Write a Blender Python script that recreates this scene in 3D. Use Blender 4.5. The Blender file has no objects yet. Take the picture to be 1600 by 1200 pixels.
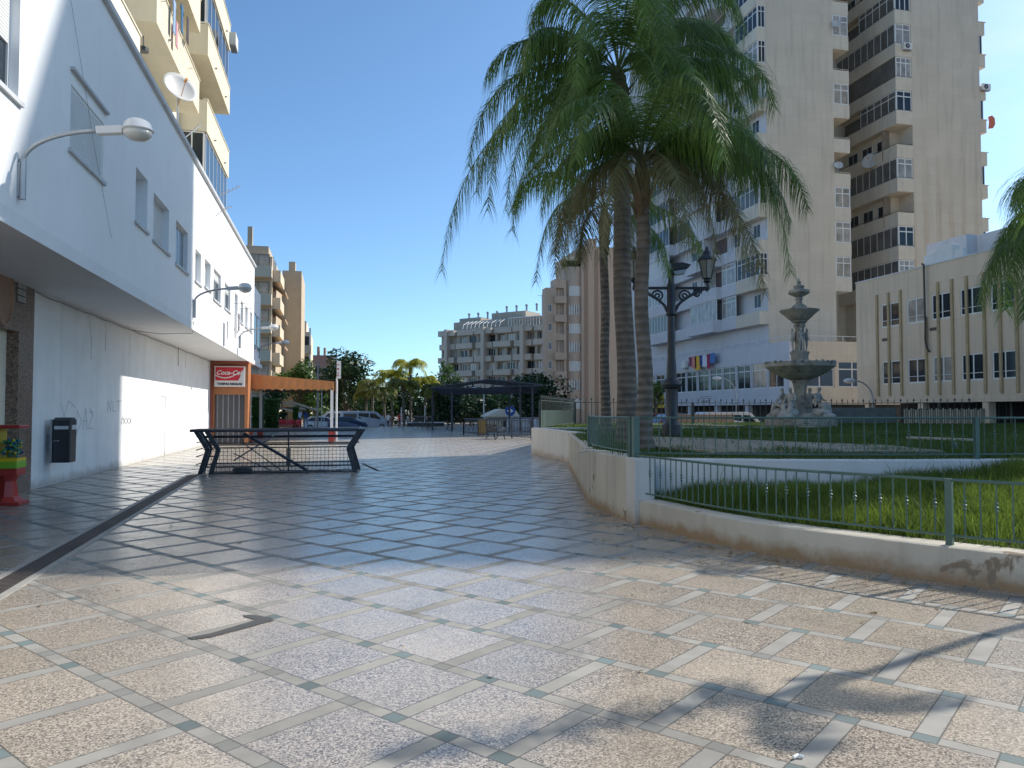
import bpy, math, random
from mathutils import Vector, Matrix
import numpy as np
R=math.radians
rnd=random.Random(7)
# ---------------------------------------------------------------- camera
F=1202.; CX,CY=800.,600.; VX,VY=525.,642.; H=1.6
_p=math.atan((VY-CY)/F); _t=math.atan((CX-VX)*math.cos(_p)/F)
fw=Vector((math.sin(_t)*math.cos(_p),math.cos(_t)*math.cos(_p),math.sin(_p)))
rt=Vector((math.cos(_t),-math.sin(_t),0)); up=rt.cross(fw)
cam=bpy.data.cameras.new('camera'); co=bpy.data.objects.new('camera',cam)
bpy.context.scene.collection.objects.link(co); bpy.context.scene.camera=co
cam.sensor_width=36; cam.lens=F/1600*36; cam.clip_end=3000; cam.clip_start=.05
m=Matrix((rt,up,-fw)).transposed().to_4x4(); m.translation=(0,0,H); co.matrix_world=m
sc=bpy.context.scene
sc.view_settings.view_transform='Standard'; sc.view_settings.look='None'
sc.view_settings.exposure=0.56; sc.view_settings.gamma=1
# ---------------------------------------------------------------- sky + sun
SUN_EL=R(38.0); SDIR=Vector((-.958,-.287,0)).normalized()   # travel direction of the light (plan)
w=bpy.data.worlds.new('World'); sc.world=w; w.use_nodes=True
nt=w.node_tree; nt.nodes.clear()
def wn(t,**k):
    n=nt.nodes.new(t)
    for a,b in k.items(): setattr(n,a,b)
    return n
sky=wn('ShaderNodeTexSky',sky_type='NISHITA',sun_disc=False,sun_elevation=SUN_EL,air_density=.68,dust_density=.8,ozone_density=1.9)
sky.sun_rotation=math.atan2(-SDIR.x,-SDIR.y)
bg=wn('ShaderNodeBackground'); bg.inputs[1].default_value=.15
wo=wn('ShaderNodeOutputWorld')
tc=wn('ShaderNodeTexCoord'); mp=wn('ShaderNodeMapping'); mp.inputs['Scale'].default_value=(1.1,1.6,5.5); mp.inputs['Rotation'].default_value=(.25,.1,.3)
no=wn('ShaderNodeTexNoise'); no.inputs['Scale'].default_value=1.7; no.inputs['Detail'].default_value=7; no.inputs['Roughness'].default_value=.55
rp=wn('ShaderNodeValToRGB'); rp.color_ramp.elements[0].position=.38; rp.color_ramp.elements[1].position=.68
# clouds gather to the right (towards the sun), low over the roofs
dt=wn('ShaderNodeVectorMath',operation='DOT_PRODUCT'); dt.inputs[1].default_value=(.77,.60,.2)
r2=wn('ShaderNodeMapRange'); r2.inputs[1].default_value=.84; r2.inputs[2].default_value=.98
mu=wn('ShaderNodeMath',operation='MULTIPLY'); mu2=wn('ShaderNodeMath',operation='MULTIPLY'); mu2.inputs[1].default_value=.6
mx=wn('ShaderNodeMix',data_type='RGBA'); mx.inputs['B'].default_value=(4.6,4.9,5.3,1)
Lk=nt.links.new
Lk(tc.outputs['Generated'],mp.inputs[0]); Lk(mp.outputs[0],no.inputs[0]); Lk(no.outputs[0],rp.inputs[0])
Lk(tc.outputs['Generated'],dt.inputs[0]); Lk(dt.outputs['Value'],r2.inputs[0])
Lk(rp.outputs[0],mu.inputs[0]); Lk(r2.outputs[0],mu.inputs[1]); Lk(mu.outputs[0],mu2.inputs[0])
Lk(mu2.outputs[0],mx.inputs['Factor']); tn=wn('ShaderNodeMix',data_type='RGBA',blend_type='MULTIPLY'); tn.inputs['Factor'].default_value=1; tn.inputs['B'].default_value=(.72,.93,1.0,1); Lk(sky.outputs[0],tn.inputs['A']); Lk(tn.outputs['Result'],mx.inputs['A']); Lk(mx.outputs['Result'],bg.inputs[0]); Lk(bg.outputs[0],wo.inputs[0])
sl=bpy.data.lights.new('sun','SUN'); sl.energy=4.0; sl.angle=R(.53); sl.color=(1,.945,.86)
so=bpy.data.objects.new('sun',sl); sc.collection.objects.link(so)
sd=Vector((SDIR.x*math.cos(SUN_EL),SDIR.y*math.cos(SUN_EL),-math.sin(SUN_EL)))
so.rotation_euler=sd.to_track_quat('-Z','Y').to_euler(); so.location=(60,20,60)
C=sc.collection

# ---------------------------------------------------------------- pixel helpers (measured layout -> world metres)
def ray(x,y): return fw*F+rt*(x-CX)+up*(CY-y)
O=Vector((0,0,H))
def atz(x,y,z=0): d=ray(x,y); return O+d*((z-H)/d.z)
def atX(x,y,X): d=ray(x,y); return O+d*(X/d.x)
def atY(x,y,Y): d=ray(x,y); return O+d*(Y/d.y)
def atD(x,y,D): return O+ray(x,y)*(D/F)

# ---------------------------------------------------------------- materials
def newmat(name):
    m=bpy.data.materials.new(name); m.use_nodes=True
    return m, m.node_tree, m.node_tree.nodes['Principled BSDF']
def M(name,col,rough=.7,var=.12,scale=2.5,bump=0.,bscale=30,metal=0.,streak=0.,grime=None,spec=.5,coat=0):
    m,t,b=newmat(name); N=t.nodes.new; L=t.links.new
    b.inputs['Roughness'].default_value=rough; b.inputs['Metallic'].default_value=metal
    b.inputs['Specular IOR Level'].default_value=spec
    if coat: b.inputs['Coat Weight'].default_value=coat
    g=N('ShaderNodeNewGeometry')
    n1=N('ShaderNodeTexNoise'); n1.inputs['Scale'].default_value=scale; n1.inputs['Detail'].default_value=6
    L(g.outputs['Position'],n1.inputs[0])
    r=N('ShaderNodeMapRange'); r.inputs[1].default_value=.25; r.inputs[2].default_value=.75
    r.inputs[3].default_value=1-var; r.inputs[4].default_value=1+var
    L(n1.outputs[0],r.inputs[0]); last=r.outputs[0]
    if streak:
        mp=N('ShaderNodeMapping'); mp.inputs['Scale'].default_value=(2.2,2.2,.14); L(g.outputs['Position'],mp.inputs[0])
        n2=N('ShaderNodeTexNoise'); n2.inputs['Scale'].default_value=1.5; n2.inputs['Detail'].default_value=4; L(mp.outputs[0],n2.inputs[0])
        r3=N('ShaderNodeMapRange'); r3.inputs[1].default_value=.5; r3.inputs[2].default_value=.75; r3.inputs[3].default_value=1; r3.inputs[4].default_value=1-streak
        L(n2.outputs[0],r3.inputs[0]); mm=N('ShaderNodeMath'); mm.operation='MULTIPLY'; L(last,mm.inputs[0]); L(r3.outputs[0],mm.inputs[1]); last=mm.outputs[0]
    mixc=N('ShaderNodeVectorMath'); mixc.operation='SCALE'; mixc.inputs[0].default_value=col[:3]; L(last,mixc.inputs['Scale']); out=mixc.outputs[0]
    if grime:   # (colour, scale, threshold): blotches of a second colour
        n4=N('ShaderNodeTexNoise'); n4.inputs['Scale'].default_value=grime[1]; n4.inputs['Detail'].default_value=8; n4.inputs['Roughness'].default_value=.65; L(g.outputs['Position'],n4.inputs[0])
        r4=N('ShaderNodeMapRange'); r4.inputs[1].default_value=grime[2]; r4.inputs[2].default_value=grime[2]+.12; L(n4.outputs[0],r4.inputs[0])
        mx=N('ShaderNodeMix'); mx.data_type='RGBA'; mx.inputs['B'].default_value=(*grime[0],1); L(r4.outputs[0],mx.inputs['Factor']); L(out,mx.inputs['A']); out=mx.outputs['Result']
    L(out,b.inputs['Base Color'])
    if bump:
        nb=N('ShaderNodeTexNoise'); nb.inputs['Scale'].default_value=bscale; nb.inputs['Detail'].default_value=4; L(g.outputs['Position'],nb.inputs[0])
        bp=N('ShaderNodeBump'); bp.inputs['Strength'].default_value=bump; bp.inputs['Distance'].default_value=.02; L(nb.outputs[0],bp.inputs['Height']); L(bp.outputs[0],b.inputs['Normal'])
    return m
def stucco(name,col,basestain=.0,var=.05,streak=.08,stain=(.33,.24,.14),z0=0.,zh=.25,patch=0,rough=.85):
    """painted plaster; optional damp stains rising from the foot and peeled patches"""
    m=M(name,col,rough,var,1.3,.25,60,streak=streak); t=m.node_tree; b=t.nodes['Principled BSDF']; N=t.nodes.new; L=t.links.new
    src=b.inputs['Base Color'].links[0].from_socket
    g=N('ShaderNodeNewGeometry'); sx=N('ShaderNodeSeparateXYZ'); L(g.outputs['Position'],sx.inputs[0])
    if basestain:
        n=N('ShaderNodeTexNoise'); n.inputs['Scale'].default_value=3; n.inputs['Detail'].default_value=8; n.inputs['Roughness'].default_value=.7; L(g.outputs['Position'],n.inputs[0])
        r=N('ShaderNodeMapRange'); r.inputs[1].default_value=z0; r.inputs[2].default_value=z0+zh; r.inputs[3].default_value=.55; r.inputs[4].default_value=-.15; L(sx.outputs[2],r.inputs[0])
        a=N('ShaderNodeMath'); a.operation='ADD'; L(r.outputs[0],a.inputs[0]); L(n.outputs[0],a.inputs[1])
        r2=N('ShaderNodeMapRange'); r2.inputs[1].default_value=.55; r2.inputs[2].default_value=.95; r2.inputs[4].default_value=basestain; L(a.outputs[0],r2.inputs[0])
        mx=N('ShaderNodeMix'); mx.data_type='RGBA'; mx.inputs['B'].default_value=(*stain,1); L(r2.outputs[0],mx.inputs['Factor']); L(src,mx.inputs['A']); src=mx.outputs['Result']
    if patch:
        n=N('ShaderNodeTexNoise'); n.inputs['Scale'].default_value=1.9; n.inputs['Detail'].default_value=5; n.inputs['Roughness'].default_value=.55; n.inputs['Distortion'].default_value=.5; L(g.outputs['Position'],n.inputs[0])
        r2=N('ShaderNodeMapRange'); r2.inputs[1].default_value=patch; r2.inputs[2].default_value=patch+.03; L(n.outputs[0],r2.inputs[0])
        mx=N('ShaderNodeMix'); mx.data_type='RGBA'; mx.inputs['B'].default_value=(.26,.2,.14,1); L(r2.outputs[0],mx.inputs['Factor']); L(src,mx.inputs['A']); src=mx.outputs['Result']
    L(src,b.inputs['Base Color']); return m
def glassmat(name,col=(.02,.03,.04),rough=.06,spec=.6):
    return M(name,col,rough,.35,.6,spec=spec)
def leafmat(name,col,var=.35,scale=1.2,trans=.3,col2=None):
    m,t,b=newmat(name); N=t.nodes.new; L=t.links.new
    g=N('ShaderNodeNewGeometry'); n1=N('ShaderNodeTexNoise'); n1.inputs['Scale'].default_value=scale; n1.inputs['Detail'].default_value=3; L(g.outputs['Position'],n1.inputs[0])
    r=N('ShaderNodeMapRange'); r.inputs[1].default_value=.3; r.inputs[2].default_value=.7; L(n1.outputs[0],r.inputs[0])
    wv=N('ShaderNodeMix'); wv.data_type='RGBA'
    c2=col2 or tuple(c*(1+var*1.4) for c in col)
    wv.inputs['A'].default_value=(*[c*(1-var) for c in col],1); wv.inputs['B'].default_value=(*c2,1)
    ri=N('ShaderNodeMath'); ri.operation='MULTIPLY_ADD'; ri.inputs[1].default_value=.5; L(g.outputs['Random Per Island'],ri.inputs[0])
    h=N('ShaderNodeMath'); h.operation='MULTIPLY'; h.inputs[1].default_value=.6; L(r.outputs[0],h.inputs[0]); L(h.outputs[0],ri.inputs[2])
    L(ri.outputs[0],wv.inputs['Factor']); L(wv.outputs['Result'],b.inputs['Base Color'])
    b.inputs['Roughness'].default_value=.45; b.inputs['Specular IOR Level'].default_value=.35
    tr=N('ShaderNodeBsdfTranslucent'); L(wv.outputs['Result'],tr.inputs[0]); ms=N('ShaderNodeMixShader'); ms.inputs[0].default_value=trans
    L(b.outputs[0],ms.inputs[1]); L(tr.outputs[0],ms.inputs[2]); L(ms.outputs[0],t.nodes['Material Output'].inputs[0])
    return m

# ---------------------------------------------------------------- mesh helpers
class MB:
    def __init__(s): s.v=[]; s.f=[]; s.mi=[]; s.sm=False
    def add(s,vs,fs,mi=0):
        o=len(s.v); s.v+= [tuple(a) for a in vs]; s.f+=[tuple(i+o for i in f) for f in fs]; s.mi+=[mi]*len(fs); return s
    def box(s,x0,x1,y0,y1,z0,z1,mi=0):
        if x0>x1: x0,x1=x1,x0
        if y0>y1: y0,y1=y1,y0
        if z0>z1: z0,z1=z1,z0
        vs=[(x,y,z) for z in (z0,z1) for x,y in ((x0,y0),(x1,y0),(x1,y1),(x0,y1))]
        return s.add(vs,[(3,2,1,0),(4,5,6,7),(0,1,5,4),(1,2,6,5),(2,3,7,6),(3,0,4,7)],mi)
    def obox(s,c,ax,ay,az,mi=0):
        c=Vector(c); ax=Vector(ax);ay=Vector(ay);az=Vector(az)
        vs=[c+ax*i+ay*j+az*k for k in (-1,1) for i,j in ((-1,-1),(1,-1),(1,1),(-1,1))]
        return s.add(vs,[(3,2,1,0),(4,5,6,7),(0,1,5,4),(1,2,6,5),(2,3,7,6),(3,0,4,7)],mi)
    def cyl(s,a,b,r0,r1=None,n=10,mi=0,cap=True):
        a=Vector(a);b=Vector(b); r1=r0 if r1 is None else r1
        d=(b-a).normalized(); u=d.orthogonal().normalized(); v=d.cross(u)
        vs=[]
        for p,r in ((a,r0),(b,r1)):
            for i in range(n):
                t=2*math.pi*i/n; vs.append(p+u*(r*math.cos(t))+v*(r*math.sin(t)))
        fs=[(i,(i+1)%n,n+(i+1)%n,n+i) for i in range(n)]
        if cap: fs+=[tuple(range(n-1,-1,-1)),tuple(range(n,2*n))]
        return s.add(vs,fs,mi)
    def tube(s,pts,rs,n=8,mi=0,cap=True):
        pts=[Vector(p) for p in pts]
        if not hasattr(rs,'__len__'): rs=[rs]*len(pts)
        vs=[];u=None
        for k,p in enumerate(pts):
            d=(pts[min(k+1,len(pts)-1)]-pts[max(k-1,0)]).normalized()
            u=(d.orthogonal() if u is None else (u-d*u.dot(d))).normalized()
            v=d.cross(u)
            for i in range(n):
                t=2*math.pi*i/n; vs.append(p+u*(rs[k]*math.cos(t))+v*(rs[k]*math.sin(t)))
        fs=[(k*n+i,k*n+(i+1)%n,(k+1)*n+(i+1)%n,(k+1)*n+i) for k in range(len(pts)-1) for i in range(n)]
        if cap: fs+=[tuple(range(n-1,-1,-1)),tuple(range((len(pts)-1)*n,len(pts)*n))]
        return s.add(vs,fs,mi)
    def lathe(s,c,prof,n=20,mi=0,wob=None):
        vs=[]
        for r,z in prof:
            for i in range(n):
                t=2*math.pi*i/n; rr=r*(1+(wob(t,z) if wob else 0)); vs.append((c[0]+rr*math.cos(t),c[1]+rr*math.sin(t),c[2]+z))
        k=len(prof)
        fs=[(j*n+i,j*n+(i+1)%n,(j+1)*n+(i+1)%n,(j+1)*n+i) for j in range(k-1) for i in range(n)]
        fs+=[tuple(range(n-1,-1,-1)),tuple(range((k-1)*n,k*n))]
        return s.add(vs,fs,mi)
    def prism(s,poly,p,ax,ay,az,mi=0):
        """2-D poly (a,b) -> p+ax*a+ay*b, thickened by az"""
        p=Vector(p);ax=Vector(ax);ay=Vector(ay);az=Vector(az);n=len(poly)
        vs=[p+ax*a+ay*b for a,b in poly]+[p+ax*a+ay*b+az for a,b in poly]
        return s.add(vs,[tuple(range(n-1,-1,-1)),tuple(range(n,2*n))]+[(i,(i+1)%n,n+(i+1)%n,n+i) for i in range(n)],mi)
    def ball(s,c,r,n=10,mi=0,sc=(1,1,1)):
        prof=[(max(.001,r*math.sin(math.pi*j/(n//2+2))),-r*math.cos(math.pi*j/(n//2+2))) for j in range(n//2+3)]
        o=len(s.v); s.lathe((0,0,0),prof,n,mi)
        for i in range(o,len(s.v)): v=s.v[i]; s.v[i]=(c[0]+v[0]*sc[0],c[1]+v[1]*sc[1],c[2]+v[2]*sc[2])
        return s
def link(name,me,parent=None,loc=None):
    o=bpy.data.objects.new(name,me); C.objects.link(o)
    if parent is not None: o.parent=parent
    if loc is not None: o.location=loc
    return o
def wloc(o):
    l=Vector((0,0,0))
    while o is not None: l+=Vector(o.location); o=o.parent
    return l
def build(name,mb,mats,parent=None,loc=None,smooth=False,bevel=0,autos=False):
    """vertices are in world metres; origin at loc (or the parent's world location)"""
    if not isinstance(mats,(list,tuple)): mats=[mats]
    base=wloc(parent) if parent is not None else Vector((0,0,0))
    org=Vector(loc) if loc is not None else base
    me=bpy.data.meshes.new(name)
    me.from_pydata([(v[0]-org.x,v[1]-org.y,v[2]-org.z) for v in mb.v],[],mb.f); me.update()
    for m_ in mats: me.materials.append(m_)
    if len(mats)>1: me.polygons.foreach_set('material_index',mb.mi)
    if smooth:
        me.polygons.foreach_set('use_smooth',[True]*len(me.polygons))
        if autos: me.set_sharp_from_angle(angle=R(40))
    o=link(name,me,parent,org-base)
    if bevel:
        bv=o.modifiers.new('b','BEVEL'); bv.width=bevel; bv.segments=2; bv.limit_method='ANGLE'
    return o
def tag(o,label=None,cat=None,group=None,kind=None):
    if label: o['label']=label
    if cat: o['category']=cat
    if group: o['group']=group
    if kind: o['kind']=kind
    return o
def thing(name,label,cat,loc=(0,0,0),group=None,rz=0):
    o=bpy.data.objects.new(name,None); C.objects.link(o); o.location=loc; o.rotation_euler=(0,0,rz); o.empty_display_size=.2
    return tag(o,label,cat,group)
def struct(name,mb,m,**k): o=build(name,mb,m,**k); o['kind']='structure'; return o
def dup(root,loc,rz,label,group=None,scale=None):
    def cp(o,par):
        c=o.copy(); C.objects.link(c); c.parent=par
        for ch in o.children: cp(ch,c)
        return c
    r=cp(root,None); r.location=loc; r.rotation_euler=(0,0,rz); r['label']=label
    if group: r['group']=group
    if scale: r.scale=(scale,)*3
    return r
def textmesh(s,size,shear=0,ext=.004,bold=0):
    c=bpy.data.curves.new('t','FONT'); c.body=s; c.size=size; c.shear=shear; c.extrude=ext; c.align_x='CENTER'; c.align_y='CENTER'; c.offset=bold
    o=bpy.data.objects.new('t',c); C.objects.link(o); bpy.context.view_layer.update()
    me=bpy.data.meshes.new_from_object(o.evaluated_get(bpy.context.evaluated_depsgraph_get())); bpy.data.objects.remove(o); return me
class Fac:
    """facade frame: origin p, horizontal direction u, outward normal n"""
    def __init__(s,p,u,n): s.p=Vector(p); s.u=Vector(u).normalized(); s.n=Vector(n).normalized()
    def P(s,u,n,z): return s.p+s.u*u+s.n*n+Vector((0,0,z))
    def box(s,mb,u0,u1,z0,z1,n0,n1,mi=0):
        c=s.P((u0+u1)/2,(n0+n1)/2,(z0+z1)/2)
        return mb.obox(c,s.u*((u1-u0)/2),s.n*((n1-n0)/2),Vector((0,0,(z1-z0)/2)),mi)
def holes_wall(mb,fac,U0,U1,Z0,Z1,holes,th,mi=0):
    cuts=sorted({U0,U1,*[h[0] for h in holes],*[h[1] for h in holes]}); cuts=[c for c in cuts if U0<=c<=U1]
    for a,b in zip(cuts,cuts[1:]):
        if b-a<1e-5: continue
        mid=(a+b)/2; hs=sorted([(h[2],h[3]) for h in holes if h[0]<mid<h[1]]); z=Z0
        for h0,h1 in hs:
            if h0>z: fac.box(mb,a,b,z,h0,-th,0,mi)
            z=max(z,h1)
        if z<Z1: fac.box(mb,a,b,z,Z1,-th,0,mi)
def window(par,fac,u0,u1,z0,z1,n=-.12,mull=1,trans=None,fr=.05,fm=None,gm=None,shut=0,sm=None,label=None,name='window'):
    mb=MB(); t=.06
    fac.box(mb,u0,u0+fr,z0,z1,n-t,n); fac.box(mb,u1-fr,u1,z0,z1,n-t,n)
    fac.box(mb,u0+fr,u1-fr,z0,z0+fr,n-t,n); fac.box(mb,u0+fr,u1-fr,z1-fr,z1,n-t,n)
    zt=z1-fr
    if trans:
        zt=z1-trans; fac.box(mb,u0+fr,u1-fr,zt-fr/2,zt+fr/2,n-t,n-.002)
    for i in range(mull):
        x=u0+(u1-u0)*(i+1)/(mull+1); fac.box(mb,x-fr/2,x+fr/2,z0+fr,z1-fr,n-t,n-.004)
    w_=build(name,mb,fm or MF,par,loc=fac.P((u0+u1)/2,n,z0))
    if label: w_['label']=label
    g=MB(); fac.box(g,u0+fr*.5,u1-fr*.5,z0+fr*.5,z1-fr*.5,n-.045,n-(.03 if shut else .012)); build('pane',g,gm or MG,w_)
    if shut:
        s_=MB(); zs=z1-(z1-z0)*shut; z=z1
        while z-.05>zs: fac.box(s_,u0+fr*.6,u1-fr*.6,z-.046,z-.004,n-.025,n-.008+.006); z-=.05
        if sm is None: sm=MSH
        fac.box(s_,u0+fr*.6,u1-fr*.6,zs,z1,n-.029,n-.018); build('shutter',s_,sm,w_)
    return w_
MF=M('white_frame',(.72,.72,.70),.4,.05); MG=glassmat('window_glass',spec=.35); MSH=M('shutter_slats',(.62,.61,.58),.6,.06)
MFD=M('bronze_frame',(.16,.13,.1),.4,.1); MGB=glassmat('blue_glass',(.02,.07,.13)); MGC=M('curtained_glass',(.30,.28,.25),.12,.5,1.3,spec=.6)
M_black=M('black_plastic',(.02,.022,.026),.45,.2); M_steel=M('grey_steel',(.3,.31,.33),.4,.1,metal=.6); M_white=M('white_paint',(.78,.78,.77),.5,.04)
M_acw=M('ac_casing',(.68,.68,.64),.5,.06); M_dark=M('dark_void',(.02,.02,.022),.8,.2)  # last one: near-black colour standing for shade in recesses and gaps

# ================================================================= GROUND
def paving():
    m,t,b=newmat('plaza_paving'); N=t.nodes.new; L=t.links.new
    def val(x,inp):
        if isinstance(x,(int,float)): inp.default_value=x
        else: L(x,inp)
    def ma(op,a,b_=0.,c=0.):
        n=N('ShaderNodeMath'); n.operation=op; val(a,n.inputs[0]); val(b_,n.inputs[1]); val(c,n.inputs[2]); return n.outputs[0]
    def mixc(f,a,c):
        n=N('ShaderNodeMix'); n.data_type='RGBA'; val(f,n.inputs['Factor'])
        for x,i in ((a,'A'),(c,'B')):
            if isinstance(x,tuple): n.inputs[i].default_value=(*x,1)
            else: L(x,n.inputs[i])
        return n.outputs['Result']
    g=N('ShaderNodeNewGeometry'); s=N('ShaderNodeSeparateXYZ'); L(g.outputs['Position'],s.inputs[0]); X,Y=s.outputs[0],s.outputs[1]
    q=ma('ADD',ma('MULTIPLY',X,.789),ma('MULTIPLY',Y,.614)); sv=ma('SUBTRACT',ma('MULTIPLY',X,.614),ma('MULTIPLY',Y,.789))
    u=ma('DIVIDE',ma('SUBTRACT',q,2.77),.735); r=ma('FLOOR',u)
    dmain=ma('MULTIPLY',ma('ABSOLUTE',ma('SUBTRACT',u,ma('ROUND',u))),.735)
    par=ma('FLOORED_MODULO',r,2.)
    v=ma('SUBTRACT',ma('DIVIDE',ma('ADD',sv,3.053),.734),ma('MULTIPLY',par,.5)); vr=ma('ROUND',v); cell=ma('FLOOR',v)
    dcr=ma('MULTIPLY',ma('ABSOLUTE',ma('SUBTRACT',v,vr)),.734)
    w_=ma('DIVIDE',ma('ADD',sv,3.053),.367); dsq=ma('MULTIPLY',ma('ABSOLUTE',ma('SUBTRACT',w_,ma('ROUND',w_))),.367)
    main=ma('LESS_THAN',dmain,.047); cr=ma('LESS_THAN',dcr,.056); band=ma('MAXIMUM',main,cr)
    sq=ma('MULTIPLY',main,ma('LESS_THAN',dsq,.058))
    gr1=ma('LESS_THAN',ma('ABSOLUTE',ma('SUBTRACT',dmain,.047)),.0045)
    gr2=ma('MULTIPLY',ma('SUBTRACT',1.,main),ma('LESS_THAN',ma('ABSOLUTE',ma('SUBTRACT',dcr,.056)),.004))
    gr3=ma('MULTIPLY',main,ma('LESS_THAN',ma('ABSOLUTE',ma('SUBTRACT',dsq,.058)),.004)); grout=ma('MAXIMUM',gr1,ma('MAXIMUM',gr2,gr3))
    # per panel randomness
    cv=N('ShaderNodeCombineXYZ'); L(r,cv.inputs[0]); L(cell,cv.inputs[1]); wn_=N('ShaderNodeTexWhiteNoise'); L(cv.outputs[0],wn_.inputs[0])
    cb=N('ShaderNodeCombineXYZ'); L(ma('ROUND',u),cb.inputs[0]); L(ma('FLOOR',ma('ADD',ma('MULTIPLY',w_,1.),.5)),cb.inputs[1]); wb=N('ShaderNodeTexWhiteNoise'); L(cb.outputs[0],wb.inputs[0])
    def noise(sc_,det=4,rg=.5):
        n=N('ShaderNodeTexNoise'); n.inputs['Scale'].default_value=sc_; n.inputs['Detail'].default_value=det; n.inputs['Roughness'].default_value=rg; L(g.outputs['Position'],n.inputs[0]); return n
    big=noise(.55,5); med=noise(4,4); fine=noise(60,3)
    # pebbles of the washed aggregate
    vo=N('ShaderNodeTexVoronoi'); vo.inputs['Scale'].default_value=120; L(g.outputs['Position'],vo.inputs[0])
    vc=N('ShaderNodeSeparateColor'); L(vo.outputs['Color'],vc.inputs[0])
    peb=N('ShaderNodeValToRGB'); L(vc.outputs[0],peb.inputs[0]); e=peb.color_ramp.elements
    e[0].position=0; e[0].color=(.09,.08,.075,1); e[1].position=1; e[1].color=(.60,.54,.46,1)
    for p,c in ((.22,(.2,.175,.15)),(.45,(.31,.27,.235)),(.75,(.45,.39,.33))): x=e.new(p); x.color=(*c,1)
    blot=noise(1.1,4); warm=mixc(ma('MULTIPLY',ma('SMOOTH_MAX',ma('SUBTRACT',ma('ADD',blot.outputs[0],ma('MULTIPLY',wn_.outputs[0],.12)),.42),0.,.05),1.5),peb.outputs[0],(.385,.33,.26))
    tone=ma('ADD',.90,ma('MULTIPLY',wn_.outputs[0],.20)); tone=ma('MULTIPLY',tone,ma('ADD',.72,ma('MULTIPLY',big.outputs[0],.56)))
    def sc_col(c,f):
        n=N('ShaderNodeVectorMath'); n.operation='SCALE'; L(c,n.inputs[0]) if not isinstance(c,tuple) else setattr(n.inputs[0],'default_value',c); val(f,n.inputs['Scale']); return n.outputs[0]
    pan0=sc_col(warm,tone); pm=N('ShaderNodeVectorMath'); pm.operation='MULTIPLY'; pm.inputs[1].default_value=(1.0,.975,.93); L(pan0,pm.inputs[0]); pan=pm.outputs[0]
    bt=ma('MULTIPLY',ma('ADD',.86,ma('MULTIPLY',wb.outputs[0],.24)),ma('ADD',.75,ma('MULTIPLY',med.outputs[0],.5)))
    bcol=sc_col((.295,.28,.25),bt)
    gcol=sc_col((.105,.14,.14),ma('ADD',.55,ma('MULTIPLY',wb.outputs[0],1.0)))
    col=mixc(band,pan,bcol); col=mixc(ma('MULTIPLY',sq,ma('ADD',.3,ma('MULTIPLY',ma('GREATER_THAN',wb.outputs[0],.35),.6))),col,gcol); col=mixc(ma('MULTIPLY',grout,.75),col,(.07,.065,.06))
    # gum spots and darker grime
    sp=noise(9,2); spots=ma('GREATER_THAN',sp.outputs[0],.76); col=mixc(ma('MULTIPLY',spots,.4),col,(.06,.055,.05))
    st=noise(.9,9,.7); stf=N('ShaderNodeMapRange'); stf.inputs[1].default_value=.52; stf.inputs[2].default_value=.72; stf.inputs[4].default_value=.38; L(st.outputs[0],stf.inputs[0]); col=mixc(stf.outputs[0],col,(.12,.105,.085))
    ch=noise(38,2); chip=ma('MULTIPLY',ma('GREATER_THAN',ch.outputs[0],.62),ma('MAXIMUM',ma('LESS_THAN',ma('ABSOLUTE',ma('SUBTRACT',dmain,.047)),.014),ma('LESS_THAN',ma('ABSOLUTE',ma('SUBTRACT',dcr,.056)),.012))); col=mixc(ma('MULTIPLY',chip,.55),col,(.09,.08,.07))
    L(col,b.inputs['Base Color'])
    ro=ma('ADD',ma('MULTIPLY',band,.45),ma('ADD',.12,ma('MULTIPLY',med.outputs[0],.2))); L(ma('ADD',ro,ma('MULTIPLY',spots,.15)),b.inputs['Roughness'])
    L(ma('SUBTRACT',.68,ma('MULTIPLY',band,.45)),b.inputs['Specular IOR Level'])
    hgt=ma('ADD',ma('MULTIPLY',ma('MULTIPLY',vo.outputs['Distance'],ma('SUBTRACT',1.,band)),-.9),ma('ADD',ma('MULTIPLY',grout,-1.),ma('MULTIPLY',fine.outputs[0],.25)))
    # flattens with distance where the worn stone is seen only as a sheen
    bp=N('ShaderNodeBump'); bp.inputs['Strength'].default_value=.16; bp.inputs['Distance'].default_value=.003; L(hgt,bp.inputs['Height']); L(bp.outputs[0],b.inputs['Normal'])
    return m
M_pave=paving()
g=MB(); g.add([(-12,-8,0),(75,-8,0),(75,78.6,0),(-12,78.6,0)],[(0,1,2,3)]); g.box(-12,75,78.6,78.9,-.6,.02)
struct('plaza_pavement',g,[M_pave])
M_asph=M('asphalt',(.075,.075,.08),.85,.2,1.5,.3,80)
g=MB(); g.add([(-900,-600,-.62),(1200,-600,-.62),(1200,1500,-.62),(-900,1500,-.62)],[(0,1,2,3)]); struct('ground',g,M('far_ground',(.2,.18,.15),.9,.2,.2))
g=MB(); g.add([(-60,78.9,-.45),(90,78.9,-.45),(90,108,-.45),(-60,108,-.45)],[(0,1,2,3)])
for x in range(-50,80,6): g.box(x,x+2.5,92.4,92.55,-.446,-.444,1)
struct('road',g,[M_asph,M('road_marking',(.7,.7,.68),.6,.1)])
g=MB(); g.box(-60,90,108,112,-.6,-.3); struct('pavement_far',g,M('pavement_slabs',(.36,.34,.3),.8,.1))
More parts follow.
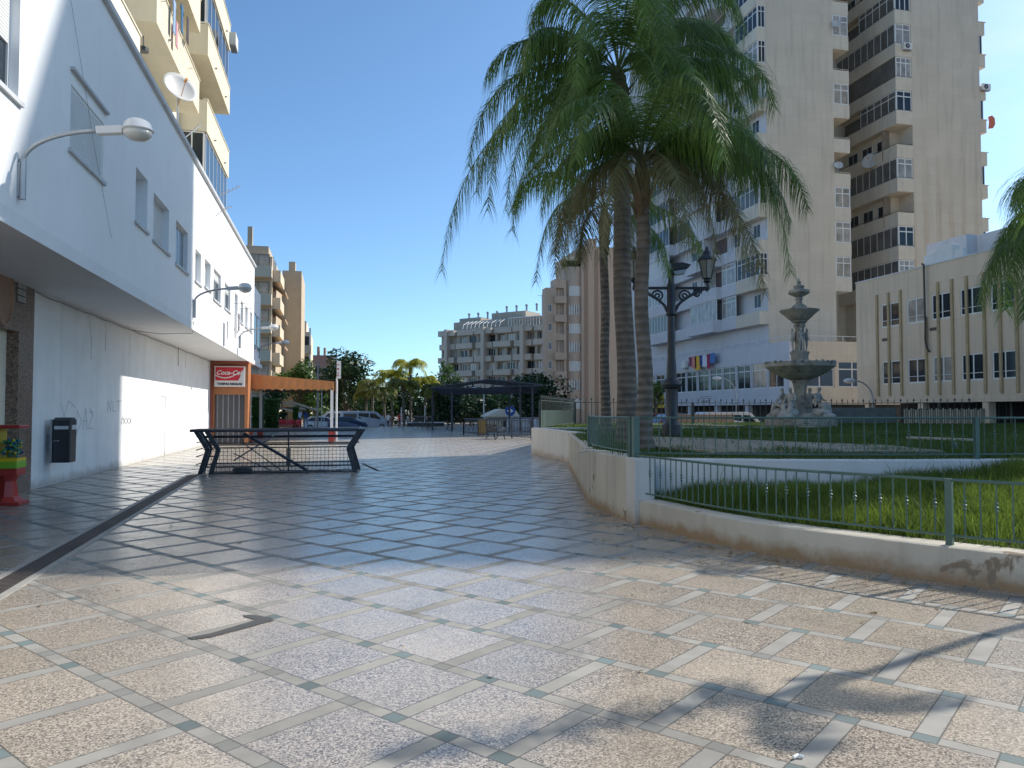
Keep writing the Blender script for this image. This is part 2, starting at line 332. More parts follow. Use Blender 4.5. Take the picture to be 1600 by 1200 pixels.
# drain channel
g=MB(); a=Vector((-2.93,7.0,0)); b_=Vector((-3.43,20.6,0)); a=a-(b_-a)*.6; d=(b_-a).normalized(); n=Vector((d.y,-d.x,0))
kerbm=M('pale_drain_kerb',(.33,.315,.285),.6,.12,6)
g.obox((a+b_)/2+Vector((0,0,-.03)),(b_-a)/2,n*.11,(0,0,.036),0)
for sgn in (-1,1): g.obox((a+b_)/2+n*sgn*.15+Vector((0,0,-.03)),(b_-a)/2,n*.038,(0,0,.036),1)
Ld=(b_-a).length; k=0.05
while k<Ld:
    g.obox(a+d*k+Vector((0,0,.008)),d*.016,n*.1,(0,0,.004),2); k+=.06
o=build('drain_channel',g,[M('drain_dark',(.035,.03,.028),.7,.3),kerbm,M('drain_grate',(.1,.08,.07),.6,.3)])
tag(o,'long dark slotted drain channel with pale edging crossing the paving','drain')
# small second slot cover right of the stairwell barrier, and dark repair in the paving
g=MB(); g.prism([(0,0),(.09,.0),(-.22,2.9),(-.3,2.9)],(1.06,20.9,.002),(1,0,0),(0,1,0),(0,0,.006)); tag(build('slot_cover',g,M('slot_dark',(.03,.03,.032),.9,.2,spec=.1)),'short dark metal strip set in the paving beside the stair barrier','drain cover')
pts=[(293,997),(330,990),(400,969),(384,965),(378,962),(395,961),(424,966),(428,970),(412,974),(395,979),(330,996),(300,1000)]
g=MB(); P=[atz(*p) for p in pts]; g.add([(p.x,p.y,.004) for p in P],[tuple(range(len(P)))]); tag(build('tar_patch',g,M('tar',(.07,.068,.062),.6,.2)),'dark tar repair line bent like a hook in the sunlit paving','tar patch')
g=MB(); c=atz(1240,1187); g.tube([c+Vector((0,0,.01)),c+Vector((.03,.012,.014)),c+Vector((.05,.0,.008))],.008,6); tag(build('paper_scrap',g,M_white),'tiny crumpled white paper scrap on the pavement','litter')

# ================================================================= WHITE BUILDING (left)
LW=-6.0; UX=-4.23; SZ=4.27; PZ=9.12
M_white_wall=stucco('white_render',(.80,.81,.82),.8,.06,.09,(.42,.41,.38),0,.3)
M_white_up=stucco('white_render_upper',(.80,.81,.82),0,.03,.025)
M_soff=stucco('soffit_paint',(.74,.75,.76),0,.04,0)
wb_=thing('white_building','long white two storey building overhanging the pavement with an empty ground floor wall','building',(LW,20,0))
fu=Fac((UX,0,0),(0,1,0),(1,0,0)); fl=Fac((LW,0,0),(0,1,0),(1,0,0))
win_up=[(9.2,11.52,5.8,7.3,1),(13.58,15.4,5.84,6.9,2),(17.75,18.8,5.68,6.85,3),(19.42,21.14,5.64,6.76,4),(22.04,23.68,5.58,6.74,5),(24.94,25.97,5.6,6.58,4),(26.7,27.9,5.7,6.62,4),(28.56,30.3,5.55,6.64,6),(31.3,33,5.6,6.58,6),(34.3,35.35,5.1,6.65,3),(36.4,37.4,5.6,6.6,6),(38.2,39.3,5.6,6.6,4),(40.3,41.3,5.6,6.6,4)]
g=MB(); holes_wall(g,fu,-6,42.2,SZ,PZ,[w_[:4] for w_ in win_up],.3)
g.box(UX-.3,-10,-6,-5.7,SZ,PZ); build('upper_wall',g,M_white_up,wb_)
g=MB(); g.box(UX-.31,-14,-5.69,42.2,PZ-.5,PZ-.3); g.box(-14,-13.7,-6,42.2,0,PZ); g.box(-13.7,UX-.3,41.9,42.2,0.0,PZ-.01); build('rear_wall',g,M_white_up,wb_)
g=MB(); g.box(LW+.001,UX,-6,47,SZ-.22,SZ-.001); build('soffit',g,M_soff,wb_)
g=MB(); g.box(UX-.42,UX+.09,-6.1,42.25,PZ,PZ+.13); build('coping',g,M('coping_grey',(.55,.56,.58),.6,.08),wb_,bevel=.02)
g=MB(); g.box(UX-2,UX-.42,42.21,47,SZ+.01,8.34); fu2=Fac((UX-.12,0,0),(0,1,0),(1,0,0))
holes_wall(g,fu2,42.2,47,SZ,8.35,[(43,44.4,5.0,6.9),(45,46.4,5.0,6.9)],.29); build('recessed_bay',g,M_white_up,wb_)
for a in (43,45): window(wb_,fu2,a,a+1.4,5.0,6.9,.03,1,fm=MFD)
g=MB(); g.box(LW-.3,LW,17.2,40.0,0,SZ-.2); build('ground_floor_wall',g,M_white_wall,wb_)
g=MB(); g.box(LW-.01,LW+.012,40.02,47,0,SZ-.22); build('end_wall',g,M_white_wall,wb_)
g=MB(); yd=29.8; g.box(LW,LW+.012,yd-.72,yd,2.09,2.12); g.box(LW,LW+.014,yd-.03,yd+.01,.02,2.12); build('service_door_outline',g,M('door_seam',(.33,.31,.29),.7,.1),wb_)
M_sh2=M('roller_shutter_grey',(.60,.61,.60),.55,.05)
for y0,y1,z0,z1,kind in win_up:
    g_=MB(); fu.box(g_,y0-.08,y1+.08,z0-.07,z0-.004,-.28,.05); build('window_sill',g_,M('sill_grey',(.5,.51,.53),.6,.08) if 'sill_grey' not in bpy.data.materials else bpy.data.materials['sill_grey'],wb_)
    if kind==1: window(wb_,fu,y0,y1,z0,z1,-.12,1,shut=.5,sm=M_sh2)
    elif kind==2:
        window(wb_,fu,y0,y1,z0,z1,-.02,1,shut=.95,sm=M_sh2)
        g_=MB(); fu.box(g_,y0-.05,y1+.12,z1+.22,z1+.27,0,.07); build('drip_ledge',g_,bpy.data.materials['sill_grey'],wb_)
    elif kind==3:
        g_=MB(); fu.box(g_,y0,y1,z0,z1,-.34,-.28); build('niche_panel',g_,M_sh2,wb_)
    elif kind==5: window(wb_,fu,y0,y1,z0,z1,-.1,1,shut=.0,gm=M('grey_glass',(.17,.19,.21),.25,.2))
    elif kind==6: window(wb_,fu,y0,y1,z0,z1,-.08,1,shut=.3,sm=M_sh2)
    else: window(wb_,fu,y0,y1,z0,z1,-.16,0,shut=1.0,sm=M_sh2)
# wall junction boxes + cable
M_cable=M('cable_grey',(.25,.25,.25),.6,.1)
for i,(px,py,lab) in enumerate([(205,502,'small grey junction box under the overhang of the white wall, nearest one'),(279,535,'small grey junction box under the overhang halfway to the shop sign')]):
    c=atX(px,py,LW+.05); g=MB(); g.box(LW,LW+.09,c.y-.14,c.y+.14,c.z-.07,c.z+.06); g.cyl((LW+.04,c.y+.05,c.z-.07),(LW+.04,c.y+.05,c.z-.9 if i else c.z-.2),.012)
    tag(build('junction_box',g,M_steel),lab,'junction box')
pa=atX(205,503,LW+.03); g=MB(); P=[Vector((LW+.05,17.3,4.02))]
for k in range(1,30): P.append(Vector((LW+.04,17.3+k*.78,4.02-.035*abs(math.sin(k*1.3)))))
g.tube(P,.012,5); P=[Vector((LW+.05,pa.y,4.0)),Vector((-5.2,pa.y+.2,3.93)),Vector((UX-.05,25,3.97)),Vector((UX+.02,24.7,4.3))]; g.tube(P,.01,5)
g.tube([Vector((UX+.03,12.9,8.9)),Vector((UX+.03,14.8,6.2)),Vector((UX+.03,15.9,4.9))],.004,4)
tag(build('wall_cable',g,M_cable),'thin grey cable running along the top of the white wall','cable')
# graffiti
def strokes(mb,org,ux,uz,polys,wd,nrm,h=.0):
    for pl in polys:
        pl=[Vector(org)+Vector(ux)*a+Vector(uz)*b+Vector(nrm)*(.004) for a,b in pl]
        for p,q in zip(pl,pl[1:]):
            d=(q-p)
            if d.length<1e-4: continue
            s_=d.normalized().cross(Vector(nrm))*wd
            mb.obox((p+q)/2,d/2+d.normalized()*wd*.6,s_,Vector(nrm)*.002)
GY=[[(0,1.0),(.12,.7),(.3,1.05)],[(.12,.7),(.1,.35)],[(.3,1.05),(.62,.92)],[(.0,.3),(.1,.36),(.16,.28),(.05,.2),(.15,.1),(.02,.05)],[(.25,.28),(.2,.15),(.3,.08),(.36,.22),(.25,.28)],[(.42,.3),(.48,.12),(.6,.32),(.44,-.1)],
    [(.68,.3),(.7,.85),(.92,.6),(.68,.3)],[(.98,.4),(1.12,.9),(1.2,.42)],[(1.02,.6),(1.2,.62)],[(1.28,.8),(1.5,.82),(1.28,.42),(1.52,.42)],[(1.32,.9),(1.5,.7)]]
GN=[[(0,0),(.02,.4),(.2,.05),(.22,.42)],[(.34,.4),(.34,.05),(.5,.05)],[(.6,.4),(.9,.42)],[(.72,.42),(.72,.05)]]
GX=[[(0,0),(.14,.16)],[(0,.16),(.14,0)],[(.18,0),(.32,.16)],[(.18,.16),(.32,0)],[(.36,0),(.5,.16)],[(.36,.16),(.5,0)],[(-.04,.16),(-.1,.0)]]
g=MB(); c=atX(95,665,LW); strokes(g,(LW,c.y,.72),(0,1.55,0),(0,0,1.05),GY,.011,(1,0,0)); tag(build('graffiti',g,M('graffiti_grey',(.5,.52,.55),.8,.2)),'faint grey scrawled graffiti beside the wall mounted litter bin','graffiti')
g=MB(); c=atX(168,630,LW); strokes(g,(LW,c.y,1.55),(0,1.5,0),(0,0,.8),GN,.011,(1,0,0)); tag(build('graffiti',g,bpy.data.materials['graffiti_grey']),'faint grey letters in shade just left of the sunlit wall patch','graffiti')
g=MB(); c=atX(192,655,LW); strokes(g,(LW,c.y,1.22),(0,1.9,0),(0,0,1.1),GX,.014,(1,0,0)); tag(build('graffiti',g,M('graffiti_black',(.1,.1,.1),.8,.2)),'small black crossed marks at the edge of the sunlit wall','graffiti')

# granite clad shop front (far left)
def granite():
    m,t,b=newmat('brown_granite'); N=t.nodes.new; L=t.links.new
    g=N('ShaderNodeNewGeometry'); v=N('ShaderNodeTexVoronoi'); v.inputs['Scale'].default_value=38; L(g.outputs['Position'],v.inputs[0])
    s=N('ShaderNodeSeparateColor'); L(v.outputs['Color'],s.inputs[0]); r=N('ShaderNodeValToRGB'); L(s.outputs[0],r.inputs[0]); e=r.color_ramp.elements
    e[0].color=(.07,.05,.04,1); e[1].color=(.3,.21,.16,1); x=e.new(.5); x.color=(.19,.125,.095,1)
    L(r.outputs[0],b.inputs['Base Color']); b.inputs['Roughness'].default_value=.35; return m
M_gran=granite()
sf=thing('granite_shop_front','brown granite clad shop front with a dark recessed door at the left edge','shop front',(LW,15,0))
g=MB(); fg=Fac((LW+.06,0,0),(0,1,0),(1,0,0)); holes_wall(g,fg,6,17.2,0,SZ-.22,[(9.5,16.45,0,3.12)],.36); g.box(LW-2.2,LW-.3,16.46,16.7,0,3.2); build('wall',g,M_gran,sf)
g=MB(); g.box(LW-.42,LW-.36,9.5,16.45,0,3.1); build('back_panel',g,M('shop_dark',(.04,.042,.05),.8,.3,spec=.1),sf)
g=MB(); g.box(LW-.36,LW-.28,16.1,16.18,0,3.1); g.box(LW-.36,LW-.28,9.5,16.1,2.55,2.75); g.box(LW-.34,LW-.29,15.2,15.26,0,2.5); g.box(LW-.36,LW-.24,16.18,16.44,0,3.1); build('door_frame',g,M('dark_bronze',(.09,.1,.12),.4,.2),sf)
g=MB(); g.box(LW-.33,LW-.24,14.6,15.9,2.0,2.04); build('door_bar',g,M_steel,sf)
g=MB()
for k in range(4):
    for j in range(2):
        for s_ in range(4): g.box(LW+.061,LW+.085,16.32+j*.2,16.49+j*.2,3.7+k*.13+s_*.028,3.715+k*.13+s_*.028)
build('vent_grille',g,M_sh2,sf)
g=MB(); g.box(LW+.0605,LW+.064,16.3,16.7,3.68,4.2); build('vent_backing',g,M_dark,sf)
c=Vector((LW+.08,15.62,3.72)); g=MB()
for k in range(36):
    a=2*math.pi*k/36; b2=2*math.pi*(k+1)/36
    g.tube([c+Vector((.03,math.cos(a)*.36,math.sin(a)*.56)),c+Vector((.03,math.cos(b2)*.36,math.sin(b2)*.56))],.03,5)
g.prism([(math.cos(2*math.pi*k/24)*.34,math.sin(2*math.pi*k/24)*.54) for k in range(24)],c,(0,1,0),(0,0,1),(.03,0,0))
tag(build('oval_sign',g,M('brown_sign',(.32,.19,.13),.45,.2)),'round brown sign with raised rim fixed high on the granite shop front','sign')
# gumball machine
gm_=thing('capsule_vending_machine','red and yellow capsule toy vending machine standing by the granite shop front','vending machine',(-5.42,14.75,0))
X0,Y0=-5.42,14.8; M_red=M('red_plastic',(.42,.04,.03),.35,.1); M_yel=M('yellow_plastic',(.7,.5,.02),.35,.08); M_grn=M('lime_plastic',(.22,.45,.03),.4,.1)
g=MB(); g.box(X0-.3,X0+.22,Y0-.25,Y0+.2,0,.06); g.lathe((X0-.04,Y0,0),[(.27,.06),(.17,.14),(.13,.4),(.17,.5)],8); build('pedestal',g,M_red,gm_,bevel=.01)
g=MB(); g.box(X0-.34,X0+.16,Y0-.2,Y0+.2,.5,.62); build('cash_box',g,M_red,gm_,bevel=.01)
g=MB(); g.box(X0-.33,X0+.165,Y0-.21,Y0+.21,.622,.74); build('label_band',g,M_grn,gm_,bevel=.01)
g=MB(); g.box(X0-.5,X0-.14,Y0-.2,Y0+.2,.742,1.3); build('side_panel',g,M_yel,gm_,bevel=.015)
g=MB(); g.box(X0-.138,X0+.16,Y0-.2,Y0+.2,.742,.8); build('display_floor',g,M_yel,gm_)
g=MB(); g.box(X0-.5,X0+.2,Y0-.22,Y0+.22,1.3,1.36); build('lid',g,M_red,gm_,bevel=.015)
mg,t_,b__=newmat('clear_plastic'); b__.inputs['Base Color'].default_value=(.9,.95,.95,1); b__.inputs['Transmission Weight'].default_value=1; b__.inputs['Roughness'].default_value=.05; b__.inputs['IOR'].default_value=1.05
g=MB(); g.box(X0-.13,X0+.17,Y0-.2,Y0-.19,.8,1.29); g.box(X0+.165,X0+.175,Y0-.2,Y0+.2,.8,1.29); build('display_case',g,mg,gm_)
g=MB(); caps=[M_yel,M('green_capsule',(.04,.2,.1),.3,.1),M('blue_capsule',(.03,.12,.3),.3,.1),M('teal_capsule',(.03,.25,.25),.3,.1)]
for k in range(110):
    g.ball((X0-.1+rnd.random()*.24,Y0-.17+rnd.random()*.33,.83+rnd.random()*.27),.027,7,rnd.choice([0,1,1,2,3,3]))
tag(build('capsules',g,caps,gm_,smooth=True),kind='stuff')
# litter bin
lb=thing('litter_bin','black plastic litter bin hung on the white wall beside the granite front','litter bin',(LW,18.5,.5))
yb=18.25; M_bin=M('bin_black',(.025,.028,.035),.4,.15)
g=MB(); g.prism([(-.2,0),(.2,0),(.22,.82),(.2,.9),(.1,.96),(-.1,.96),(-.2,.9),(-.22,.82)],(LW+.16,yb,.5),(0,1,0),(0,0,1),(.34,0,0)); build('bin_body',g,M_bin,lb,bevel=.02)
g=MB(); g.box(LW+.505,LW+.512,yb-.13,yb+.16,1.2,1.3); g.box(LW+.2,LW+.47,yb-.232,yb-.2215,1.21,1.28); build('opening_label',g,M('pale_label',(.55,.58,.6),.5,.1),lb)
g=MB(); g.box(LW+.12,LW+.157,yb-.22,yb+.22,.5,1.42); build('back_plate',g,M_steel,lb)
g=MB(); g.cyl((LW,yb-.1,.95),(LW+.3,yb-.26,.97),.015); g.box(LW,LW+.12,yb-.08,yb+.08,.8,1.1); build('bracket',g,M_steel,lb)

# wall lamps
M_lamp=M('lamp_grey',(.38,.4,.42),.35,.08,metal=.4); M_lampw=M('lamp_white',(.62,.63,.63),.35,.05)
mgl=M('lamp_bowl',(.5,.5,.47),.12,.12,8)
def wall_lamp(base,reach,rise,label,dirv=(1,0,0)):
    r=thing('wall_lamp',label,'street lamp',base,'lamps on curved arms along the white facade')
    b=Vector(base); d=Vector(dirv).normalized()
    g=MB(); g.cyl(b+d*.05,b+d*.05+Vector((0,0,.55)),.045,n=10); g.box(b.x,b.x+.03,b.y-.05,b.y+.05,b.z+.03,b.z+.5); build('mount',g,M_lamp,r)
    P=[b+d*.05+Vector((0,0,.5))]
    for k in range(1,15):
        t=k/14; P.append(b+d*(.05+reach*.75*(1-math.cos(t*1.35))/(1-math.cos(1.35))*1.0)+Vector((0,0,.5+rise*math.sin(t*1.35)/math.sin(1.35)))) 
    g=MB(); g.tube(P,.03,8); build('arm',g,M_lamp,r,smooth=True)
    e=P[-1]; dr=(P[-1]-P[-2]).normalized(); s_=Vector((0,1,0))
    g=MB(); g.obox(e+dr*.14,dr*.17,s_*.06,dr.cross(s_)*.055); build('gear_box',g,M_lampw,r,bevel=.012)
    c=e+dr*.5
    g=MB(); g.lathe(c,[(.02,.13),(.12,.125),(.17,.09),(.2,.0),(.215,-.015),(.2,-.03)],22); build('reflector_cap',g,M_lampw,r,smooth=True,autos=True)
    g=MB(); g.lathe(c,[(.195,-.032),(.18,-.09),(.12,-.14),(.03,-.165)],22); build('glass_bowl',g,mgl,r,smooth=True)
    return r
wall_lamp((UX,11.58,4.47),1.25,.52,'nearest grey wall lamp on a curved arm, large at the upper left')
wall_lamp((UX,24.64,4.40),1.25,.42,'second grey wall lamp, at the edge of the sunlit facade')
wall_lamp((UX,35.9,4.38),1.25,.42,'third wall lamp, above the orange awning beside hanging clothes')
wall_lamp((UX-.12,46.3,4.6),1.25,.42,'farthest dark wall lamp at the end of the white building')

# bar with sign
M_or=M('orange_panel',(.42,.16,.06),.55,.1,3); M_or2=M('awning_fabric',(.50,.21,.075),.75,.06,2,.1,40); M_dk=M('dark_glazing',(.03,.03,.04),.15,.4,1)
bar=thing('bar_kiosk','orange fronted bar under the overhang with dark windows and an illuminated sign box','bar',(-5,40.5,0))
fb=Fac((LW,40.0,0),(1,0,0),(0,-1,0))
g=MB(); holes_wall(g,fb,.015,1.75,0,SZ-.22,[(.2,1.6,0,2.4)],.3); g.box(-4.38,-4.249,40.001,41.2,0.01,SZ-.23); g.box(-5.9,-4.39,41.0,41.2,0,SZ-.24); build('wall',g,M_or,bar)
g=MB(); fb.box(g,.2,1.6,0,2.4,-.2,-.15); build('glazing',g,M_dk,bar)
g=MB()
for x in (.3,.55,.8,1.05,1.3): fb.box(g,x,x+.06,0,2.4,-.14,-.1)
build('mullions',g,M('grey_mullion',(.22,.22,.25),.4,.1),bar)
g=MB(); fb.box(g,.015,1.78,4.0-.12,SZ-.221,.001,.14); fb.box(g,.015,.12,0,3.88,.001,.14); build('surround',g,M('red_brown_trim',(.28,.07,.04),.5,.1),bar)
sg=thing('soft_drink_sign','red and white soft drink sign box with bar name, above the bar window','sign',(-5,39.8,3))
sx0,sx1=.22,1.62; z0,z1=2.78,3.78
g=MB(); fb.box(g,sx0,sx1,z0,z1,.14,.3); build('sign_box',g,M('sign_white',(.72,.7,.69),.4,.05),sg)
g=MB(); fb.box(g,sx0+.04,sx0+.98,z0+.3,z1-.04,.301,.306); g.prism([(0,0),(.12,0),(.4,.66),(0,.66)],fb.P(sx0+.98,.301,z0+.3),fb.u,(0,0,1),fb.n*.005); build('sign_red_field',g,M('sign_red',(.58,.02,.04),.4,.08),sg)
g=MB(); cur=[(sx0+.04+1.1*t,z0+.56-.16*math.sin(t*math.pi*1.1)+.08*t) for t in [i/14 for i in range(15)]]
for (a,b1),(c1,d1) in zip(cur,cur[1:]): g.add([fb.P(a,.309,b1-.03),fb.P(c1,.309,d1-.03),fb.P(c1,.309,d1+.02),fb.P(a,.309,b1+.02)],[(0,1,2,3)])
build('sign_wave',g,M_white,sg)
def put_text(s,size,fac,u,n,z,mat_,par,shear=0,name='lettering',sx=1,bold=0):
    me=textmesh(s,size,shear,.003,bold); me.materials.append(mat_)
    o=bpy.data.objects.new(name,me); C.objects.link(o); o.parent=par
    mm=Matrix((fac.u*sx,Vector((0,0,1)),fac.n)).transposed().to_4x4(); mm.translation=fac.P(u,n,z)-wloc(par); o.matrix_local=mm; return o
put_text('Coca-Cola',.3,fb,(sx0+sx1)/2+.02,.313,z1-.32,M_white,sg,.35,bold=.006)
put_text('TAMPAS REGGAE',.15,fb,(sx0+sx1)/2,.306,z0+.13,M_black,sg,bold=.008)
# awning
aw=thing('awning_canopy','orange fabric terrace awning with scalloped edge on white posts','awning',(-2.3,44,0))
AX0,AX1,AY=-4.36,-.12,41.3
g=MB(); n_=66
top=lambda x: 3.5-.36*(x-AX0)/(AX1-AX0)
vs=[];fs=[]
for i in range(n_+1):
    x=AX0+(AX1-AX0)*i/n_; zb=2.66+.07*abs(math.sin(i*math.pi/6)); vs+=[(x,AY,zb),(x,AY+.02*math.sin(i),top(x)-.3),(x,AY,top(x))]
for i in range(n_): fs+=[(3*i,3*i+3,3*i+4,3*i+1),(3*i+1,3*i+4,3*i+5,3*i+2)]
g.add(vs,fs)
for s_ in (0,):
    g.add([(AX0,AY,top(AX0)),(AX1,AY,top(AX1)),(AX1,47.5,top(AX1)+.15),(AX0,47.5,top(AX0)+.15)],[(0,1,2,3)])
vs=[];fs=[]
for i in range(n_+1):
    y=AY+6.2*i/n_; zb=2.66+.07*abs(math.sin(i*math.pi/6)); vs+=[(AX1,y,zb),(AX1,y,top(AX1)+.15*i/n_)]
for i in range(n_): fs.append((2*i,2*i+2,2*i+3,2*i+1))
g.add(vs,fs); g.add([(AX0,AY,2.7),(AX0,47.5,2.7),(AX0,47.5,3.6),(AX0,AY,3.5)],[(0,1,2,3)])
o=build('fabric_cover',g,M_or2,aw); sd_=o.modifiers.new('s','SOLIDIFY'); sd_.thickness=.015
for x,y in ((AX0+.05,AY+.1),(AX1-.1,AY+.1),(AX0+.05,47.3),(AX1-.1,47.3)):
    g=MB(); g.box(x-.07,x+.07,y-.07,y+.07,0.55,2.95); p=build('post',g,M_white,aw)
    g=MB(); g.box(x-.16,x+.16,y-.16,y+.16,0,.54); build('post_base',g,M('base_red',(.4,.06,.04),.5,.1) if 'base_red' not in bpy.data.materials else bpy.data.materials['base_red'],p)
g=MB(); g.box(AX0,AX1,AY+.06,AY+.14,2.7,2.78); g.box(AX0,AX1,47.25,47.33,2.7,2.78); g.box(AX1-.14,AX1-.06,AY,47.3,2.7,2.78)
for k in range(5): g.box(AX0,AX1,AY+1+k*1.2,AY+1.05+k*1.2,3.0,3.05)
build('frame',g,M('dark_beam',(.08,.06,.06),.5,.1),aw)
g=MB(); g.cyl((AX1+.15,41.5,0),(AX1+.15,41.5,3.3),.05); g.cyl((AX1+.15,41.5,3.3),(AX1+.3,41.5,3.9),.04); tag(build('white_pipe_pole',g,M_white),'thin white pole rising just right of the orange awning','pole')
g=MB(); g.box(.02,.24,41.4,41.5,3.3,4.22); g.cyl((AX1+.2,41.45,3.3),(.16,41.45,3.45),.03); o=build('vertical_sign_board',g,M('pale_board',(.7,.71,.7),.5,.05)); tag(o,'narrow white vertical sign board with red marks above the awning end','sign')
g=MB()
for z,h in ((4.0,.06),(3.75,.1),(3.55,.05),(3.42,.06)): g.box(.04,.14,41.393,41.399,z,z+h)
build('sign_marks',g,M('red_marks',(.5,.12,.09),.5,.1),o)

# ================================================================= STAIRWELL BARRIER
M_bar=M('dark_navy_steel',(.03,.036,.048),.35,.15,metal=.3)
br=thing('stairwell_barrier','dark steel barrier with bent posts and mesh panels around a stairwell','barrier',(-1.4,21,0))
def bent(mb,x,y,s):
    P=[(0,0),(.18*s*-1,.62),(.1*s,1.08)]
    for (a,b1),(c1,d1) in zip(P,P[1:]): mb.obox((x+(a+c1)/2,y,(b1+d1)/2),Vector(((c1-a)/2,0,(d1-b1)/2))*1.04,(0,.035,0),Vector(((d1-b1),0,-(c1-a))).normalized()*.055)
YF,YR=20.6,21.6
for x,y,s in ((-3.32,YF+.05,-1),(-3.06,YF,-1),(-3.4,YR,-1),(.5,YF,1),(.62,YR,1)):
    g=MB(); bent(g,x,y,s); build('bent_post',g,M_bar,br,bevel=.006)
for y,x0,x1 in ((YF,-3.48,.62),(YR,-3.6,.78)):
    g=MB(); g.obox(((x0+x1)/2,y,1.1),((x1-x0)/2,0,0),(0,.07,0),(0,0,.035)); build('top_rail',g,M_bar,br,bevel=.02)
    for z in (.93,.74): 
        g=MB(); g.cyl((x0+.25,y,z),(x1-.15,y,z),.018,n=6); build('middle_rail',g,M_bar,br)
g=MB()
for x in (-3.5,.68): g.obox((x,(YF+YR)/2,1.1),(.07,0,0),(0,(YR-YF)/2,0),(0,0,.034)); 
build('top_rail',g,M_bar,br)
g=MB()
for z in (.25,.45,.62,.8,.95): g.cyl((-3.4,YF,z),(-3.4,YR,z),.014,n=6); g.cyl((-3.24,YF+.05,z),(-2.98,YF,z),.014,n=6)
build('end_bars',g,M_bar,br)
def meshp(x0,x1,y,z0,z1):
    g=MB(); 
    for z in (z0,z1): g.box(x0,x1,y-.014,y+.014,z-.016,z+.016)
    for x in (x0,x1): g.box(x-.016,x+.016,y-.013,y+.013,z0,z1)
    n=int((x1-x0)/.1)
    for i in range(1,n): x=x0+(x1-x0)*i/n; g.box(x-.005,x+.005,y-.005,y+.005,z0,z1)
    n=max(2,int((z1-z0)/.1))
    for i in range(1,n): z=z0+(z1-z0)*i/n; g.box(x0,x1,y-.0045,y+.0045,z-.005,z+.005)
    return g
build('mesh_panel',meshp(-3.02,.52,YF,.06,.28),M_bar,br); build('mesh_panel',meshp(-3.3,-1.28,YR,.12,.62),M_bar,br); build('mesh_panel',meshp(-1.2,.42,YR,.12,.62),M_bar,br)
g=MB(); g.cyl((-3.0,YF,.02),(.5,YF,.02),.016,n=6); g.box(-1.24-.02,-1.24+.02,YR-.02,YR+.02,0,1.08); build('bottom_rail',g,M_bar,br)
for (xa,za,xb,zb,rr) in ((-2.3,1.02,-.72,.05,.04),(-2.35,.8,-1.35,.05,.014),(-2.55,.52,-1.6,.05,.012)):
    g=MB(); g.cyl((xa,YF+.2,za),(xb,YF+.2,zb),rr,n=8); build('stair_handrail',g,M_bar,br)
g=MB(); g.cyl((-1.6,YR-.3,.95),(-2.6,YR-.3,.3),.02,n=8); build('stair_handrail',g,M_steel,br)
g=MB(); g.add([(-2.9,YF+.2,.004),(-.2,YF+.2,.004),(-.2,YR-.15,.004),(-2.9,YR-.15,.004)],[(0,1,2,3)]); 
build('stair_opening',g,M('stairwell_dark',(.12,.12,.13),.7,.4,2),br)  # flat sheet on the paving; the stairwell's darkness is put into its colour
g=MB(); g.ball((-2.35,YF+.45,.07),.26,10,0,(1,1,.45)); tag(build('dark_sack',g,M('sack',(.04,.04,.045),.6,.3,5,.4,12),smooth=True),'dark sack lying inside the stairwell barrier','sack')  # dark lump added to stand for a shadow at the barrier foot

# ================================================================= TERRACE / PLANTER
# wear on the ground floor wall
g=MB(); rc=random.Random(5)
for y,z0_,z1_,n_ in ((20.9,4.0,2.9,9),(22.3,3.95,3.2,7),(24.9,3.9,3.3,6),(33.5,3.9,3.35,6),(26.6,.0,.9,8)):
    p=Vector((LW+.001,y,z0_)); pl=[(0,0)]
    for k in range(n_): pl.append((pl[-1][0]+rc.uniform(-.06,.07),(z1_-z0_)*(k+1)/n_))
    strokes(g,p,(0,1,0),(0,0,1),[pl],.004,(1,0,0))
build('wall_cracks',g,M('crack_grey',(.42,.42,.42),.9,.2),wb_)
# dry leaves blown against the planter and the drain
g=MB(); rc=random.Random(8)
for k in range(420):
    i=rc.random()
    if i<.6: q=Vector((4.1+rc.random()*2.0,5.3+rc.random()*7,0)); 
    else: q=Vector((rc.uniform(-5.5,5),rc.uniform(4,30),0))
    if q.x>4.1+max(0,(9-q.y))*.42-.12 : q.x=4.0+max(0,(9-q.y))*.42-rc.random()**2*.9
    a=rc.random()*6.28; l_=rc.uniform(.015,.04); u_=Vector((math.cos(a),math.sin(a),rc.uniform(-.1,.3)))*l_; v_=Vector((-math.sin(a),math.cos(a),rc.uniform(0,.4)))*l_*.4; q.z=.012
    g.add([q-u_,q+v_,q+u_,q-v_],[(0,1,2,3)])
tag(build('fallen_leaves',g,leafmat('dry_leaves',(.16,.11,.05),.5,3,.1)),'small dry leaves and crumbs scattered over the paving','leaf litter',kind='stuff')
M_plant=stucco('planter_cream',(.56,.51,.42),.95,.12,.25,(.33,.21,.11),0,.27,.625)
M_plwhite=stucco('planter_white',(.62,.60,.56),.7,.07,.12,(.36,.26,.17),0,.3)
TZ=.9
def smooth_path(P,n=8):
    out=[]; P=[Vector(p).to_3d() for p in P]
    for i in range(len(P)-1):
        p0=P[max(i-1,0)];p1=P[i];p2=P[i+1];p3=P[min(i+2,len(P)-1)]
        for k in range(n):
            t=k/n; out.append(.5*((2*p1)+(-p0+p2)*t+(2*p0-5*p1+4*p2-p3)*t*t+(-p0+3*p1-3*p2+p3)*t**3))
    out.append(P[-1]); return out
def offset(path,d):
    out=[]
    for i,p in enumerate(path):
        t=(path[min(i+1,len(path)-1)]-path[max(i-1,0)]).normalized(); out.append(p+Vector((-t.y,t.x,0))*d)
    return out
